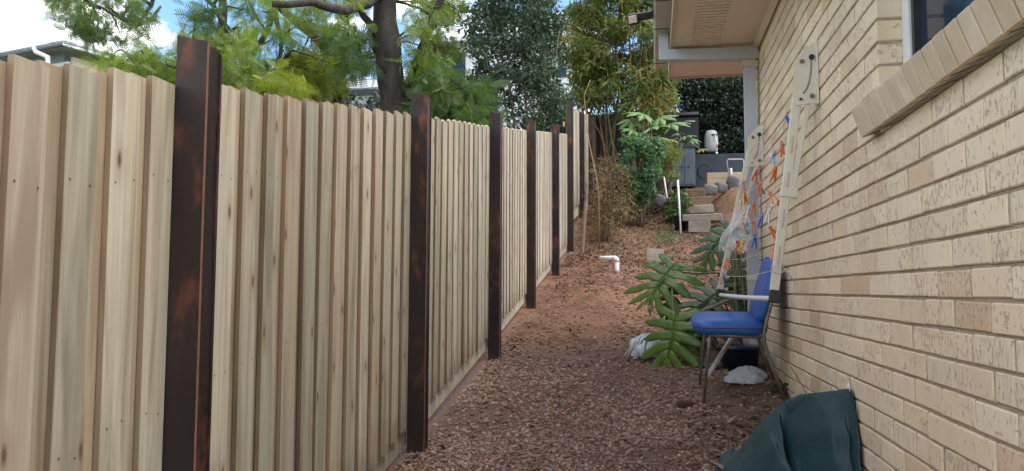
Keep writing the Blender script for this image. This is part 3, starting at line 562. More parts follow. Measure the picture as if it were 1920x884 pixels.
# ------------------------------------------------------------------ folding clothesline on the wall
cl = thing('clothesline', (WX-.02, 5.1, 1.0), 'cream folding clothesline hanging folded down on the brick wall', 'clothesline')
ENDS = [(4.02, Vector((.592, 4.0, -.01))), (5.98, aY(1350, 546, 5.96))]
tops = []
for y, e in ENDS:
    t = Vector((WX-.05, y, 1.19)); tops.append(t)
    m = MB(); m.prism([(WX-.006, .95), (WX-.006, 1.25), (WX-.022, 1.26), (WX-.085, 1.20), (WX-.112, 1.17), (WX-.122, .955), (WX-.11, .94)], 1, y-.004, y+.004); m.box((WX-.005, y, 1.10), (.006, .075, .32))
    br = m.build('wall_bracket', M['cream'], cl)
    m = MB(); pts = [Vector((WX-.030-.05*(1-math.cos(a)), y-.0052, 1.17-.17*math.sin(a))) for a in np.linspace(0, 1.45, 9)]; m.tube(pts, .0035, 6); m.build('slot', M['chrome'], br)
    for (bx_, bz, br_, mt) in ((WX-.028, 1.185, .014, 'black'), (WX-.075, 1.165, .011, 'chrome'), (WX-.03, .985, .012, 'chrome'), (WX-.085, .97, .007, 'black')):
        m = MB(); m.lathe([(0, 0), (br_, 0), (br_, .008), (br_*.8, .012), (0, .012)], (bx_, y-.004, bz), 12, 0, Matrix.Rotation(R(90), 3, 'X')); m.build('bolt', M[mt], br)
    d = (e-t); L = d.length; dn = d.normalized(); rot = Vector((0, 0, -1)).rotation_difference(dn).to_matrix(); mid = t+d*.5
    ts = Vector((WX-.075, y, 1.165)); d = e-ts; dn = d.normalized(); rot = Vector((0, 0, -1)).rotation_difference(dn).to_matrix()
    m = MB(); m.bbox(ts+d*.5+Vector((0, .015, 0)), (.046, .018, d.length), .004, rot); arm = m.build('arm', M['cream'], cl)
    for q in (.36, .52, .68, .84):
        m = MB(); m.bbox(ts+d*q+Vector((0, .0045, 0)), (.012, .005, .09), .002, rot); m.build('slot_rib', M['beige'], arm)
    m = MB(); s0, s1 = Vector((WX-.045, y+.012, .96)), ts+d*.56+Vector((.03, .012, 0)); dd = s1-s0; rt = Vector((0, 0, -1)).rotation_difference(dd.normalized()).to_matrix(); m.bbox(s0+dd*.5, (.026, .014, dd.length), .003, rt); m.build('strut', M['cream'], cl)
    m = MB(); m.bbox(ts+d*.57+Vector((.015, .012, 0)), (.085, .026, .05), .004, rot); m.build('hinge_plate', M['cream'], cl)
    m = MB(); m.bbox(e+Vector((0, -.012, -.018)), (.056, .032, .065), .006, rot, 0, 0, 2); m.build('end_cap', M['black'], cl)
A0, A1 = Vector((WX-.075, 4.02, 1.165)), Vector((WX-.075, 5.98, 1.165)); E0, E1 = ENDS[0][1], ENDS[1][1]
m = MB(); m.tube([E0+Vector((-.01, 0, -.03)), E0*.5+E1*.5+Vector((-.012, 0, -.034)), E1+Vector((0, 0, -.03))], .014, 8); m.build('front_bar', M['white'], cl)
LT = [.10, .20, .30, .40, .50, .60, .70, .80, .90]
def lpt(t, s_): 
    p = (A0+(E0-A0)*t)*(1-s_)+(A1+(E1-A1)*t)*s_; p.z -= .02*math.sin(math.pi*s_); return p
for t in LT:
    m = MB(); m.tube([lpt(t, k/10) for k in range(11)], .0022, 5); m.build('cord', M['cord'], cl, True)
for t in (.9,):
    m = MB(); p = lpt(t, 0); m.tube([p+Vector((.03*math.cos(a), -.03+.0*a, .02*math.sin(a))) for a in np.linspace(0, 6.2, 12)]+[p+Vector((.05, -.03, -.02)), p+Vector((.075, -.03, -.06))], .003, 5); m.build('knot', M['cord'], cl, True)
nrm = (A1-A0).cross(E0-A0).normalized()
PGS = [('orange', 1454, 325), ('orange', 1448, 354), ('sky', 1452, 306), ('orange', 1423, 375), ('yellow', 1404, 368), ('orange', 1406, 374), ('red', 1423, 336), ('yellow', 1420, 345), ('sky', 1401, 357), ('orange', 1401, 343), ('blue', 1435, 403), ('white', 1446, 401), ('orange', 1451, 422), ('orange', 1421, 415), ('teal', 1413, 418), ('red', 1408, 425), ('sky', 1396, 428), ('blue', 1426, 438), ('orange', 1383, 437), ('orange', 1402, 450), ('sky', 1374, 457), ('sky', 1385, 454), ('yellow', 1404, 473), ('red', 1397, 473), ('orange', 1384, 481), ('orange', 1367, 482), ('yellow', 1361, 494), ('orange', 1361, 509), ('orange', 1358, 531), ('blue', 1351, 526), ('blue', 1477, 233), ('orange', 1466, 286), ('white', 1450, 300), ('orange', 1464, 378), ('orange', 1452, 476), ('blue', 1429, 350), ('orange', 1431, 345), ('teal', 1392, 440), ('white', 1411, 409), ('orange', 1457, 318)]
def peg_mesh(mat):
    m = MB()
    for s_ in (-1, 1):
        m.add([(s_*.001, -.0045, .016), (s_*.006, -.0045, .016), (s_*.006, .0045, .016), (s_*.001, .0045, .016), (s_*.0015, -.0045, -.010), (s_*.0075, -.0045, -.010), (s_*.0075, .0045, -.010), (s_*.0015, .0045, -.010), (s_*.010, -.004, -.058), (s_*.0155, -.004, -.056), (s_*.0155, .004, -.056), (s_*.010, .004, -.058)],
              [(0, 1, 2, 3), (0, 4, 5, 1), (1, 5, 6, 2), (2, 6, 7, 3), (3, 7, 4, 0), (4, 8, 9, 5), (5, 9, 10, 6), (6, 10, 11, 7), (7, 11, 8, 4), (8, 11, 10, 9)])
    m.tube([(-.009, 0, -.008), (.009, 0, -.008)], .0045, 6, 1)
    return m.mesh('clothes_peg', [mat, M['chrome']], center=False)[0]
PM = {n: peg_mesh(m_) for n, m_ in PEG.items()}
random.seed(12)
for cname, px, py in PGS:
    d = ray(px, py-6); tt = A0.dot(nrm)/d.dot(nrm); p = d*tt; s_ = min(max((p.y-4.02)/1.96, .01), .99)
    zt = 1.165-.02*math.sin(math.pi*s_); t = min(LT, key=lambda q: abs(lpt(q, s_).z-p.z)); p2 = lpt(t, s_)
    o = link('clothes_peg', PM[cname], None, p2+Vector((0, 0, -.002)), (R(random.uniform(-25, 25)), R(random.uniform(-35, 35)), R(random.uniform(-70, 70)))); o.scale = (1.2,)*3
    nm = {'sky': 'pale blue'}.get(cname, cname)
    tag(o, nm+' plastic peg clipped to a cord of the folded clothesline', 'peg', nm+' pegs on the clothesline')
# crumpled clear plastic bag caught on the far arm
pts = []; rg = random.Random(5)
ba, bb = aY(1390, 402, 5.8), aY(1376, 468, 5.8)
for i in range(15):
    u = i/14; c = ba.lerp(bb, u); w = (.025+.065*math.sin(math.pi*min(1, u*.62+.05))**1.2)
    pts.append([c+Vector((w*math.cos(a)*(1+.35*math.sin(3*a+u*5)), .6*w*math.sin(a)*(1+.3*math.sin(4*a+u*9)), .02*math.sin(5*a+u*7))) for a in np.linspace(0, 2*math.pi, 25)])
m = MB(); m.grid(pts); tag(m.build('plastic_bag', M['film'], None, False, .001), 'crumpled clear plastic bag caught on the clothesline arm', 'bag')

# ------------------------------------------------------------------ blue chair
CY0, CY1 = 4.98, 5.40; zc_ = gzf(.3, 5.2)
ch = thing('chair', (.55, 5.2, zc_), 'blue vinyl stacking chair backed against the brick wall', 'chair')
def rrect(cx, cy, w, h, r, n=6):
    P = []
    for sx, sy, a0 in ((1, 1, 0), (-1, 1, 90), (-1, -1, 180), (1, -1, 270)):
        for k in range(n+1): a = R(a0+90*k/n); P.append((cx+sx*(w/2-r)+r*math.cos(a), cy+sy*(h/2-r)+r*math.sin(a)))
    return P
sx0, sx1, sz = .245, .705, -.20; tl_ = lambda y: .13*(y-CY0)
def cushion(outline, lay, name, mat, par, xf=lambda p: p):
    cx = sum(p[0] for p in outline)/len(outline); cy = sum(p[1] for p in outline)/len(outline); m = MB(); n = len(outline); V = []
    for z, k in lay: V += [xf(Vector((cx+(x-cx)*k, cy+(y-cy)*k, z))) for x, y in outline]
    V = [p+Vector((0, 0, tl_(p.y))) for p in V]
    Fc = [(i*n+j, i*n+(j+1) % n, (i+1)*n+(j+1) % n, (i+1)*n+j) for i in range(len(lay)-1) for j in range(n)]+[tuple(range(n-1, -1, -1)), tuple((len(lay)-1)*n+j for j in range(n))]
    m.add(V, Fc); return m.build(name, mat, par, True)
ol = rrect((sx0+sx1)/2, (CY0+CY1)/2, sx1-sx0, CY1-CY0+.02, .11)
seat = cushion(ol, [(sz-.075, .94), (sz-.07, .985), (sz-.045, 1.0), (sz-.03, 1.0), (sz-.012, .985), (sz, .93), (sz+.010, .8), (sz+.016, .45)], 'seat', M['vinyl'], ch)
m = MB(); q = [Vector((x, y, sz-.033+tl_(y))) for x, y in ol]; q = [p+(p-Vector(((sx0+sx1)/2, (CY0+CY1)/2, p.z))).normalized()*.001 for p in q]; m.tube(q+[q[0]], .0045, 6); m.build('piping', M['piping'], seat, True)
# backrest: pad leaning back to the wall
bt = math.atan2(.11, .40); ob = rrect(0, (CY0+CY1)/2, .42, CY1-CY0-.01, .09)
def bx(p): return Vector((.70, 0, -.02))+Vector((-p.z*math.cos(bt)+p.x*math.sin(bt), p.y, p.x*math.cos(bt)+p.z*math.sin(bt)))
back = cushion(ob, [(-.022, .97), (-.012, 1), (.012, 1), (.026, .95), (.032, .7)], 'backrest', M['vinyl'], ch, bx)
for y in (CY0+.012, CY1-.012):
    gf, gb = gzf(.30, y), gzf(.79, y-.03)
    m = MB(); T_ = tl_(y); m.tube([(.345, y, sz-.08+T_), (.335, y, -.36+T_), (.300, y, gf-.004)], [.0125, .012, .008], 10); m.build('leg', M['chrome'], ch, True)
    m = MB(); m.tube([(.765, y, .15+T_), (.735, y, -.02+T_), (.690, y, -.18+T_), (.668, y, -.27+T_), (.675, y, -.33+T_), (.715, y-.01, -.47+T_), (.782, y-.03, gb-.004)], [.012]*5+[.012, .009], 10); m.build('leg', M['chrome'], ch, True)
    m = MB(); m.tube([(.345, y, sz-.084+T_), (.67, y, sz-.088+T_)], .0115, 8); m.build('seat_rail', M['chrome'], ch, True)
m = MB(); m.tube([(.345, CY0+.012, sz-.088), (.345, CY1-.012, sz-.088+tl_(CY1))], .011, 8); m.build('cross_rail', M['chrome'], ch, True)
m = MB(); m.tube([(.668, CY0+.012, -.27), (.668, CY1-.012, -.27+tl_(CY1))], .011, 8); m.build('cross_rail', M['chrome'], ch, True)

# ------------------------------------------------------------------ teal cloth heap tied to the wall
TC = [(1352, 884, 3.92), (1385, 846, 3.95), (1415, 808, 3.92), (1440, 780, 3.88), (1468, 755, 3.82), (1500, 740, 3.74), (1535, 737, 3.65), (1570, 733, 3.56), (1602, 729, 3.46)]
tops = [aY(*t) for t in TC]; pts = []
tu = np.linspace(0, len(tops)-1, 121)
for j, u in enumerate(tu):
    i = min(int(u), len(tops)-2); p = tops[i].lerp(tops[i+1], u-i); g = gzf(p.x, p.y); h = max(p.z-g, .03); row = []; w = j/120
    for v in np.linspace(-1, 1, 91):
        if v < 0: y = p.y+(-v)**1.1*(.10+.15*(1-w)); z = p.z-(p.z-gzf(p.x, y)-.012)*(-v)**1.5
        else:
            y = p.y-v**.9*(.55+.1*(1-w)); gb = gzf(p.x, y)+.014; z = p.z-(p.z-gb)*v**(1.25-.35*w)
        A_ = math.sin(math.pi*min(1, abs(v)))**.7
        rdg = lambda q: 1-2*abs(math.sin(q)); fold = .085*rdg((w-.9)*(5.2+2.6*v)+.5*math.sin(v*2.3))+.045*rdg((w-.45)*(11-4*v)+v*1.1)+.026*rdg(v*4.1+w*7.3)+.030*float(vnoise(w*13, v*6, 4))+.022*(abs(float(vnoise(w*9+3, v*5, 6)))*-2+.5)+.012*float(vnoise(w*34, v*15, 7))
        cre = -.10*math.exp(-((w-.86+.05*v)/.035)**2)*max(v, 0)
        x = p.x+fold*.35*A_
        row.append(Vector((min(x, WX-.012), y-(fold+cre)*-1.0*A_*(-1 if v > 0 else .3), max(z+fold*.45*A_, gzf(x, y)+.006))))
    pts.append(row)
m = MB(); m.grid(pts); to = m.build('shade_cloth', M['tarp'], None, True, .003)
tag(to, 'dark teal shade cloth slumped in a heap against the wall', 'cloth')
a = tops[-1]; m = MB(); wq = aX(1590, 706, WX-.004)
m.tube([a+Vector((-.02, -.01, -.01)), a.lerp(wq, .5)+Vector((-.012, 0, .0)), wq, a.lerp(wq, .4)+Vector((-.004, .03, .01)), a+Vector((-.03, 0, 0))], .0022, 5)
m.tube([a+Vector((-.01, -.01, -.005)), a.lerp(wq, .6)+Vector((-.02, .06, .0)), wq], .0014, 5); m.build('tie_wire', M['pvc'], to, True)
m = MB(); m.tube([aY(1515, 742, 3.66), aY(1483, 688, 3.70)], .0025, 5); tag(m.build('dead_stalk', M['twig'], None), 'thin dead stalk poking up above the teal cloth', 'stalk')

# ------------------------------------------------------------------ leaf shapes
def monstera_leaf(L=.34, W=.30, n=5, droop=.5):
    """split leaf: midrib along +x, blade whole near the midrib and cut into lobes further out"""
    m = MB(); rj = random.random()*6
    def P(u, v, s_):
        env = W*.62*(math.sin(math.pi*min(1, .20+.80*u))**.6 if u < .97 else .25); a = R(128-104*u); x0 = L*(.86*u)
        x = x0+v*env*math.cos(a)+.04*L*v*v; y = s_*v*env*math.sin(a)
        return Vector((x, y, -droop*.5*L*(max(x, 0)/L)**2-droop*.55*(y*y)/W+.006*math.sin(9*v+rj+7*u)))
    for s_ in (-1, 1):
        for k in range(n):
            c = (k+.5)/n; rows = []
            for v, sh in ((0, 1), (.16, 1), (.27, 1), (.36, .76), (.55, .70), (.75, .60), (.9, .38), (1.06, .04)):
                vv = v*(1+.10*math.sin(k*2.3+rj)*(v > .4)); rows.append([P(min(1, max(0, c+o*sh/n)), vv, s_) for o in (-.5, -.2, .2, .5)])
            m.grid(rows)
    m.tube([P(0, 0, 1)+Vector((-.01, 0, .002)), P(.5, 0, 1)+Vector((0, 0, .003)), P(1, 0, 1)], [.005, .004, .002], 5)
    return m
def place(m, pos, fwd, nrm, roll=0):
    f_ = Vector(fwd).normalized(); n_ = Vector(nrm); n_ = (n_-f_*n_.dot(f_)).normalized(); s_ = n_.cross(f_)
    Mx = Matrix((f_, s_, n_)).transposed(); m.v = [tuple(Vector(pos)+Mx @ Vector(p)) for p in m.v]; return m
mb = Vector((.60, 6.45, gzf(.6, 6.45)))
mo = thing('monstera_plant', mb, 'split leaf monstera sprawling out beside the grey downpipe', 'plant')
LV = [  # leaf base pixel, depth, tip pixel, tip depth, width factor, dark
    (1266, 498, 6.3, 1204, 560, 6.1, 1.15, 0), (1270, 590, 5.95, 1238, 692, 5.75, .90, 0), (1290, 612, 5.9, 1290, 692, 5.8, .45, 0), (1262, 530, 6.35, 1240, 606, 6.3, .42, 1),
    (1356, 545, 6.5, 1280, 590, 6.3, 1.1, 1), (1345, 580, 6.4, 1296, 645, 6.25, .9, 1), (1374, 424, 6.9, 1304, 486, 6.7, .72, 1), (1392, 520, 6.4, 1398, 590, 6.3, .7, 1), (1380, 480, 6.5, 1372, 560, 6.4, .7, 1), (1386, 520, 6.42, 1380, 600, 6.4, .6, 1)]
random.seed(4)
for i, (x0, y0, d0, x1, y1, d1, k, dk) in enumerate(LV):
    p, q = aY(x0, y0, d0), aY(x1, y1, d1); L = max((q-p).length*1.02, .18); m = monstera_leaf(L, L*k, 6, random.uniform(.45, .7))
    nv = Vector((-.25+random.uniform(-.3, .2), -.75, .6)); place(m, p, q-p, nv); lf = m.build('leaf', M['l_mond' if dk else 'l_mon'], mo, True, .0012)
for pts_, r_, mt in (([(1412, 545, 6.3), (1350, 570, 6.15), (1300, 590, 6.0), (1268, 600, 5.95)], .013, 'stemg'), ([(1400, 522, 6.4), (1345, 512, 6.4), (1300, 514, 6.35), (1258, 508, 6.3)], .008, 'stem'),
                     ([(1405, 640, 6.42), (1392, 560, 6.42), (1380, 480, 6.45), (1368, 425, 6.85)], .011, 'stem'), ([(1395, 650, 6.4), (1372, 600, 6.4), (1350, 548, 6.5)], .008, 'stem'), ([(1385, 640, 6.42), (1385, 560, 6.45), (1384, 505, 6.45)], .012, 'stem'), ([(1268, 598, 5.95), (1262, 580, 6.0), (1258, 510, 6.3)], .006, 'stem'), ([(1300, 592, 6.0), (1290, 610, 5.9), (1286, 612, 5.9)], .006, 'stem'), ([(1402, 560, 6.4), (1365, 560, 6.45), (1330, 560, 6.4)], .006, 'stem')):
    m = MB(); m.tube([aY(*p) for p in pts_], r_, 8); m.build('stem', M[mt], mo, True)
for k in range(14):
    m = MB(); x = random.uniform(.62, .74); y = random.uniform(6.3, 6.5); m.tube([(x, y, random.uniform(.0, .4)), (x+random.uniform(-.05, .05), y, -.2), (x+random.uniform(-.1, .05), y-.05, gzf(x, y-.05))], .004, 5); m.build('aerial_root', M['stemg'], mo, True)

# ------------------------------------------------------------------ odds and ends around the chair
def heap(name, c, rx, ry, rz, seed, mat, label, cat, amp=.3, nu=36, nv=14):
    m = MB(); pts = []
    for i in range(nv+1):
        v = i/nv; row = []
        for j in range(nu+1):
            a = 2*math.pi*(j % nu)/nu; k = 1+amp*(float(vnoise(math.cos(a)*2.2+seed, math.sin(a)*2.2+v*3, seed))*1.3+.22*math.sin(9*a+v*4)); r = math.cos(v*math.pi/2)**.55*k
            x, y = c.x+rx*r*math.cos(a), c.y+ry*r*math.sin(a); row.append(Vector((x, y, max(gzf(x, y)+.004, gzf(c.x, c.y)+rz*math.sin(v*math.pi/2)*(1+.5*float(vnoise(x*22, y*22, seed)))))))
        pts.append(row)
    m.grid(pts); return tag(m.build(name, mat, None, True), label, cat)
p = aG(1216, 668); mop = heap('mop_head', p, .16, .13, .14, 3, M['cloth'], 'white string mop head dropped on the gravel by the monstera', 'mop', .35)
random.seed(9)
for k in range(46):
    a = random.uniform(0, 6.28); r0, r1 = random.uniform(.0, .10), random.uniform(.13, .21); z0 = gzf(p.x, p.y)
    q0 = Vector((p.x+r0*math.cos(a), p.y+r0*math.sin(a), z0+.15*(1-r0*4)+.02)); b = a+random.uniform(-.5, .5); q2 = Vector((p.x+r1*math.cos(b), p.y+r1*.85*math.sin(b), 0)); q2.z = gzf(q2.x, q2.y)+.012; q1 = (q0+q2)/2+Vector((0, 0, .05))
    m = MB(); m.tube([q0, q0.lerp(q1, .6)+Vector((0, 0, .012)), q1, q2], [.008, .008, .007, .006], 5); m.build('strand', M['cloth'], mop, True)
# things stored under the chair
t = thing('plastic_tub', (.60, 5.74, gzf(.60, 5.74)), 'navy blue plastic tub standing in shadow under the chair', 'tub')
g = gzf(.60, 5.74); m = MB(); m.lathe([(0, 0), (.12, 0), (.145, .15), (.155, .155), (.155, .165), (.14, .165), (.115, .012), (0, .012)], (.60, 5.74, g), 24); m.build('body', M['bluetub'], t, True)
m = MB(); m.tube([(.60+.156*math.cos(a), 5.74+.156*math.sin(a), g+.15) for a in np.linspace(0, 6.2832, 25)], .008, 6); m.build('rim', M['bluetub'], t, True)
pa, pb = aY(1325, 650, 5.2), aY(1385, 612, 5.6); pa.z = gzf(pa.x, pa.y)+.10
m = MB(); m.tube([pa, pb], .016, 12); m.tube([pa-(pb-pa)*.02, pa], .018, 12); tag(m.build('metal_tube', M['gutter'], None, True), 'grey metal tube leaning under the blue seat', 'tube')
heap('white_cloth', Vector((.60, 5.36, 0)), .11, .08, .10, 14, M['cloth'], 'crumpled white cloth on gravel under the chair back', 'cloth', .5)
heap('black_plastic', aG(1352, 690), .13, .07, .03, 6, M['black'], 'flat black plastic scrap on gravel under the blue chair', 'plastic', .5)
# brown clod, pvc elbow, slab, hand tool
p = aG(1285, 765); m = MB(); random.seed(2); m.bbox(p+Vector((0, 0, .02)), (.10, .075, .055), .016, Euler((.2, .1, .6)).to_matrix(), 0, .012, 2); m.bbox(p+Vector((.05, .01, .014)), (.05, .045, .035), .01, Euler((.4, .3, .2)).to_matrix(), 0, .008, 2); tag(m.build('clay_clod', M['clod'], None, True), 'dark red clay clod lying alone on the gravel', 'clod')
p = aG(1157, 513); e = thing('pvc_elbow', p, 'white plastic pipe elbow sticking out of the dirt', 'pipe'); zt = aY(1160, 484, p.y).z; lx = aY(1126, 484, p.y+.15)
m = MB(); m.tube([p-Vector((0, 0, .08)), (p.x, p.y, zt-.035)], .026, 14); m.build('riser', M['pvc'], e, True)
m = MB(); m.tube([(p.x, p.y, zt-.05), (p.x-.004, p.y, zt-.02), (p.x-.022, p.y+.01, zt-.003), (p.x-.05, p.y+.02, zt)], .031, 14); m.build('bend', M['pvc'], e, True)
m = MB(); m.tube([(p.x-.04, p.y+.015, zt), lx], .026, 14); m.build('spout', M['pvc'], e, True)
p = aG(1228, 492); m = MB(); m.bbox(p+Vector((0, .03, .06)), (.26, .05, .26), .008, Euler((R(-14), 0, R(8))).to_matrix(), 0, .008); tag(m.build('sandstone_slab', M['stone'], None), 'tan stone slab set upright in the soil', 'slab')
p = aG(1262, 556); q = aG(1312, 556); t = thing('garden_trowel', p, 'garden trowel with orange handle lying on the soil', 'trowel')
m = MB(); m.tube([p+Vector((-.05, 0, .025)), p+Vector((.06, 0, .025))], [.012, .014], 8); m.build('handle', PEG['orange'], t, True)
m = MB(); m.add([p+Vector((.06, -.012, .026)), p+Vector((.12, -.03, .024)), p+Vector((.26, -.02, .03)), p+Vector((.28, 0, .028)), p+Vector((.26, .02, .03)), p+Vector((.12, .03, .024)), p+Vector((.06, .012, .026))], [tuple(range(7))]); m.build('blade', M['pvc'], t, False, .003)
p = aG(1202, 383); m = MB(); m.bbox(p+Vector((0, .1, .06)), (.30, .28, .06), .008, Euler((R(6), R(5), R(12))).to_matrix(), 0, .01); tag(m.build('paver', M['sleeper'], None), 'brown paver lying tilted at the foot of the shrub', 'paver')

def leafball(pos, n, r, pv, pf, s, rg, down=.2): 
    d = rg.normal(size=(n, 3)); d /= np.linalg.norm(d, axis=1, keepdims=True); P = np.array(pos)+d*(rg.random((n, 1))**.45)*np.array(r); return scatter(pv, pf, P, rotmats(n, rg=rg, down=down), rg.uniform(.65, 1.25, n)[:, None]*s)
OV = np.array([[0, 0, 0], [.35, .27, .05], [1, 0, -.08], [.35, -.27, .05]]); OVF = np.array([[0, 1, 2, 3]])           # ovate leaf
LN = np.array([[0, 0, 0], [.3, .075, .03], [1, 0, -.14], [.3, -.075, .03]])                                               # lance leaf
def frondproto(n=8, L=1.0):
    V, Fq = [], []
    for k in range(n):
        x = L*(.16+.84*k/n); w = .30*math.sin(math.pi*(.22+.72*k/n))
        for s_ in (-1, 1):
            b = len(V); zz = -.34*(x/L)**2*L
            V += [(x-.024, s_*.004, zz), (x+.024, s_*.004, zz), (x+.12+.020, s_*w, zz-.25*w), (x+.10, s_*w, zz-.25*w)]; Fq.append((b, b+1, b+2, b+3))
    b = len(V); V += [(0, -.005, 0), (0, .005, 0), (L, .003, -.34*L), (L, -.003, -.34*L)]; Fq.append((b, b+1, b+2, b+3)); return np.array(V), np.array(Fq)
FR, FRF = frondproto()
def inpoly(x, y, poly):
    r = False; n = len(poly); j = n-1
    for i in range(n):
        xi, yi = poly[i]; xj, yj = poly[j]
        if (yi > y) != (yj > y) and x < (xj-xi)*(y-yi)/(yj-yi)+xi: r = not r
        j = i
    return r
def clumps(poly, Y0, Y1, n, rd, nofill=0):
    xs = [p[0] for p in poly]; ys = [p[1] for p in poly]; C = []
    while len(C) < n:
        x, y = rd.uniform(min(xs), max(xs)), rd.uniform(min(ys), max(ys))
        if inpoly(x, y, poly): C.append(aY(x, y, rd.uniform(Y0, Y1)))
    return C
def crown(name, cs, per, rad, pv, pf, s, mat, parent, seed, down=.2):
    rg = np.random.default_rng(seed); Vs, Fs, b = [], [], 0
    for c in cs:
        r = rad*rg.uniform(.6, 1.3); V, F = leafball(c, int(per*rg.uniform(.6, 1.3)), (r, r, r*.75), pv, pf, s, rg, down); Vs.append(V); Fs.append(F+b); b += len(V)
    return npobj(name, np.concatenate(Vs), np.concatenate(Fs), mat, parent)
def limb(m, P, r0, r1, n=8, wob=.0, rd=random):
    k = len(P); Q = []
    for i in range(k-1):
        for u in (0, .5): q = Vector(P[i]).lerp(Vector(P[i+1]), u); Q.append(q+Vector([rd.uniform(-wob, wob) for _ in range(3)])*(1 if (i or u) else 0))
    Q.append(Vector(P[-1])); m.tube(Q, [r0+(r1-r0)*i/(len(Q)-1) for i in range(len(Q))], n)

# small plants on the ground
def weed(px, py, n, r, s, label, seed, mat='l_weed', pv=OV, up=.0):
    p = aG(px, py); rg = np.random.default_rng(seed); t = thing('weed_plant', p, label, 'weed')
    V, F = leafball((p.x, p.y, p.z+r*.55), n, (r, r, r*.6), pv, OVF, s, rg, -.2); npobj('foliage', V, F, M[mat], t)
    m = MB(); [m.tube([p, p+Vector((rg.uniform(-r, r)*.6, rg.uniform(-r, r)*.6, r*.9))], .003, 4) for _ in range(5)]; m.build('stems', M['stem'], t); return t
weed(1458, 742, 26, .06, .05, 'small blue-green weed growing at the wall by the chair leg', 1)
weed(1250, 460, 420, .26, .05, 'low ferny weed patch behind the upright stone slab', 2, 'l_shrub', LN)
weed(1268, 418, 300, .26, .09, 'leafy ground creeper spreading below the black pot', 3)
weed(912, 800, 8, .02, .02, 'tiny green seedling in the gravel near the fence', 4)
weed(1445, 800, 12, .04, .03, 'small broken weed leaves next to the teal cloth edge', 5)
weed(1140, 440, 120, .2, .06, 'straggly yellow-green weed below the dry shrub', 6, 'l_bamy', LN)

# ------------------------------------------------------------------ upper garden: pot, stakes, steps, barbecue, planter
p = aG(1275, 432); t = thing('potted_plant', p, 'leafy green plant in a black plastic pot below the steps', 'plant')
m = MB(); m.lathe([(0, 0), (.085, 0), (.11, .24), (.12, .245), (.12, .265), (.10, .265), (.09, .22), (0, .22)], p, 20); m.build('pot', M['potb'], t, True)
rg = np.random.default_rng(31); V, F = leafball(p+Vector((0, 0, .48)), 150, (.20, .18, .30), OV, OVF, .12, rg, .1); npobj('foliage', V, F, M['l_weed'], t)
m = MB(); [m.tube([p+Vector((0, 0, .2)), p+Vector((rg.uniform(-.12, .12), rg.uniform(-.1, .1), rg.uniform(.5, .75)))], .006, 5) for _ in range(6)]; m.build('stems', M['stem'], t)
a, b = aG(1277, 440), None; b = aY(1271, 338, a.y-.05); m = MB(); m.tube([a-Vector((0, 0, .06)), b], .016, 10); tag(m.build('white_stake', M['pvc'], None, True), 'tall white plastic stake standing in front of the black pot', 'stake')
a = aY(1254, 386, 15.6); b = aY(1245, 332, 15.6); m = MB(); m.tube([Vector((a.x, a.y, gzf(a.x, a.y)-.05)), b], .016, 10); tag(m.build('white_stake', M['pvc'], None, True), 'leaning white plastic stake in the mulch behind the pot', 'stake')
st = thing('garden_steps', (.75, 15.3, gzf(.75, 15.3)), 'rough garden steps of timber sleepers and stone slabs', 'steps'); random.seed(6)
for (x0, x1, y0, y1, Y, dp, mt, nm) in ((1291, 1332, 414, 437, 13.6, .3, 'stone', 'riser_block'), (1281, 1357, 401, 415, 13.6, .62, 'stone', 'tread_slab'), (1286, 1339, 385, 402, 14.2, .5, 'sleeper', 'sleeper'), (1278, 1333, 368, 385, 14.75, .5, 'sleeper', 'sleeper'), (1286, 1323, 354, 368, 15.3, .5, 'sleeper', 'sleeper'), (1240, 1290, 370, 380, 15.2, .25, 'sleeper', 'edging_sleeper')):
    a, b = aY(x0, y1, Y), aY(x1, y0, Y); m = MB(); m.bbox(((a.x+b.x)/2, Y+dp/2, (a.z+b.z)/2), (b.x-a.x, dp, b.z-a.z), .012, Euler((R(random.uniform(-1.5, 1.5)), R(random.uniform(-2.5, 2.5)), R(random.uniform(-6, 6)))).to_matrix(), 0, .014); m.build(nm, M['stone' if mt == 'stone' or Y == 14.2 else mt], st)
for k, (x, y, s_, Y, lb) in enumerate(((1333, 357, .17, 15.4, 'dark rock beside the top sleeper of the steps'), (1352, 352, .15, 15.7, 'round dark rock in front of the pine planter'), (1378, 346, .24, 15.9, 'broad grey rock beneath the tubular frame'), (1237, 378, .16, 15.0, 'weathered grey rock at the mulch edge'))):
    p = aY(x, y, Y); m = MB(); random.seed(40+k); m.bbox(p, (s_*1.6, s_*1.3, s_*1.25), s_*.3, Euler((.2*k, .1, .5*k)).to_matrix(), 0, s_*.16, 2); tag(m.build('rock', M['rock'], None, True), lb, 'rock')
# bank of soil to the right of the steps
m = MB(); pts = []
for i in range(16):
    row = []
    for j in range(22):
        x = 1.02+1.9*i/15; y = 13.4+4.2*j/21; e_ = min(1, i/4)*min(1, j/5); z = gzf(x, y)+.0+.42*e_*min(1, (y-13.4)/1.2)*(1 if y < 15.6 else max(0, 1-(y-15.6)/2))+.07*float(vnoise(x*3, y*3, 8)); row.append(Vector((x, y, z-.03)))
    pts.append(row)
m.grid(pts); tag(m.build('soil_bank', M['ground'], None, True), 'bare soil bank rising beside the garden steps', 'bank', kind='structure')
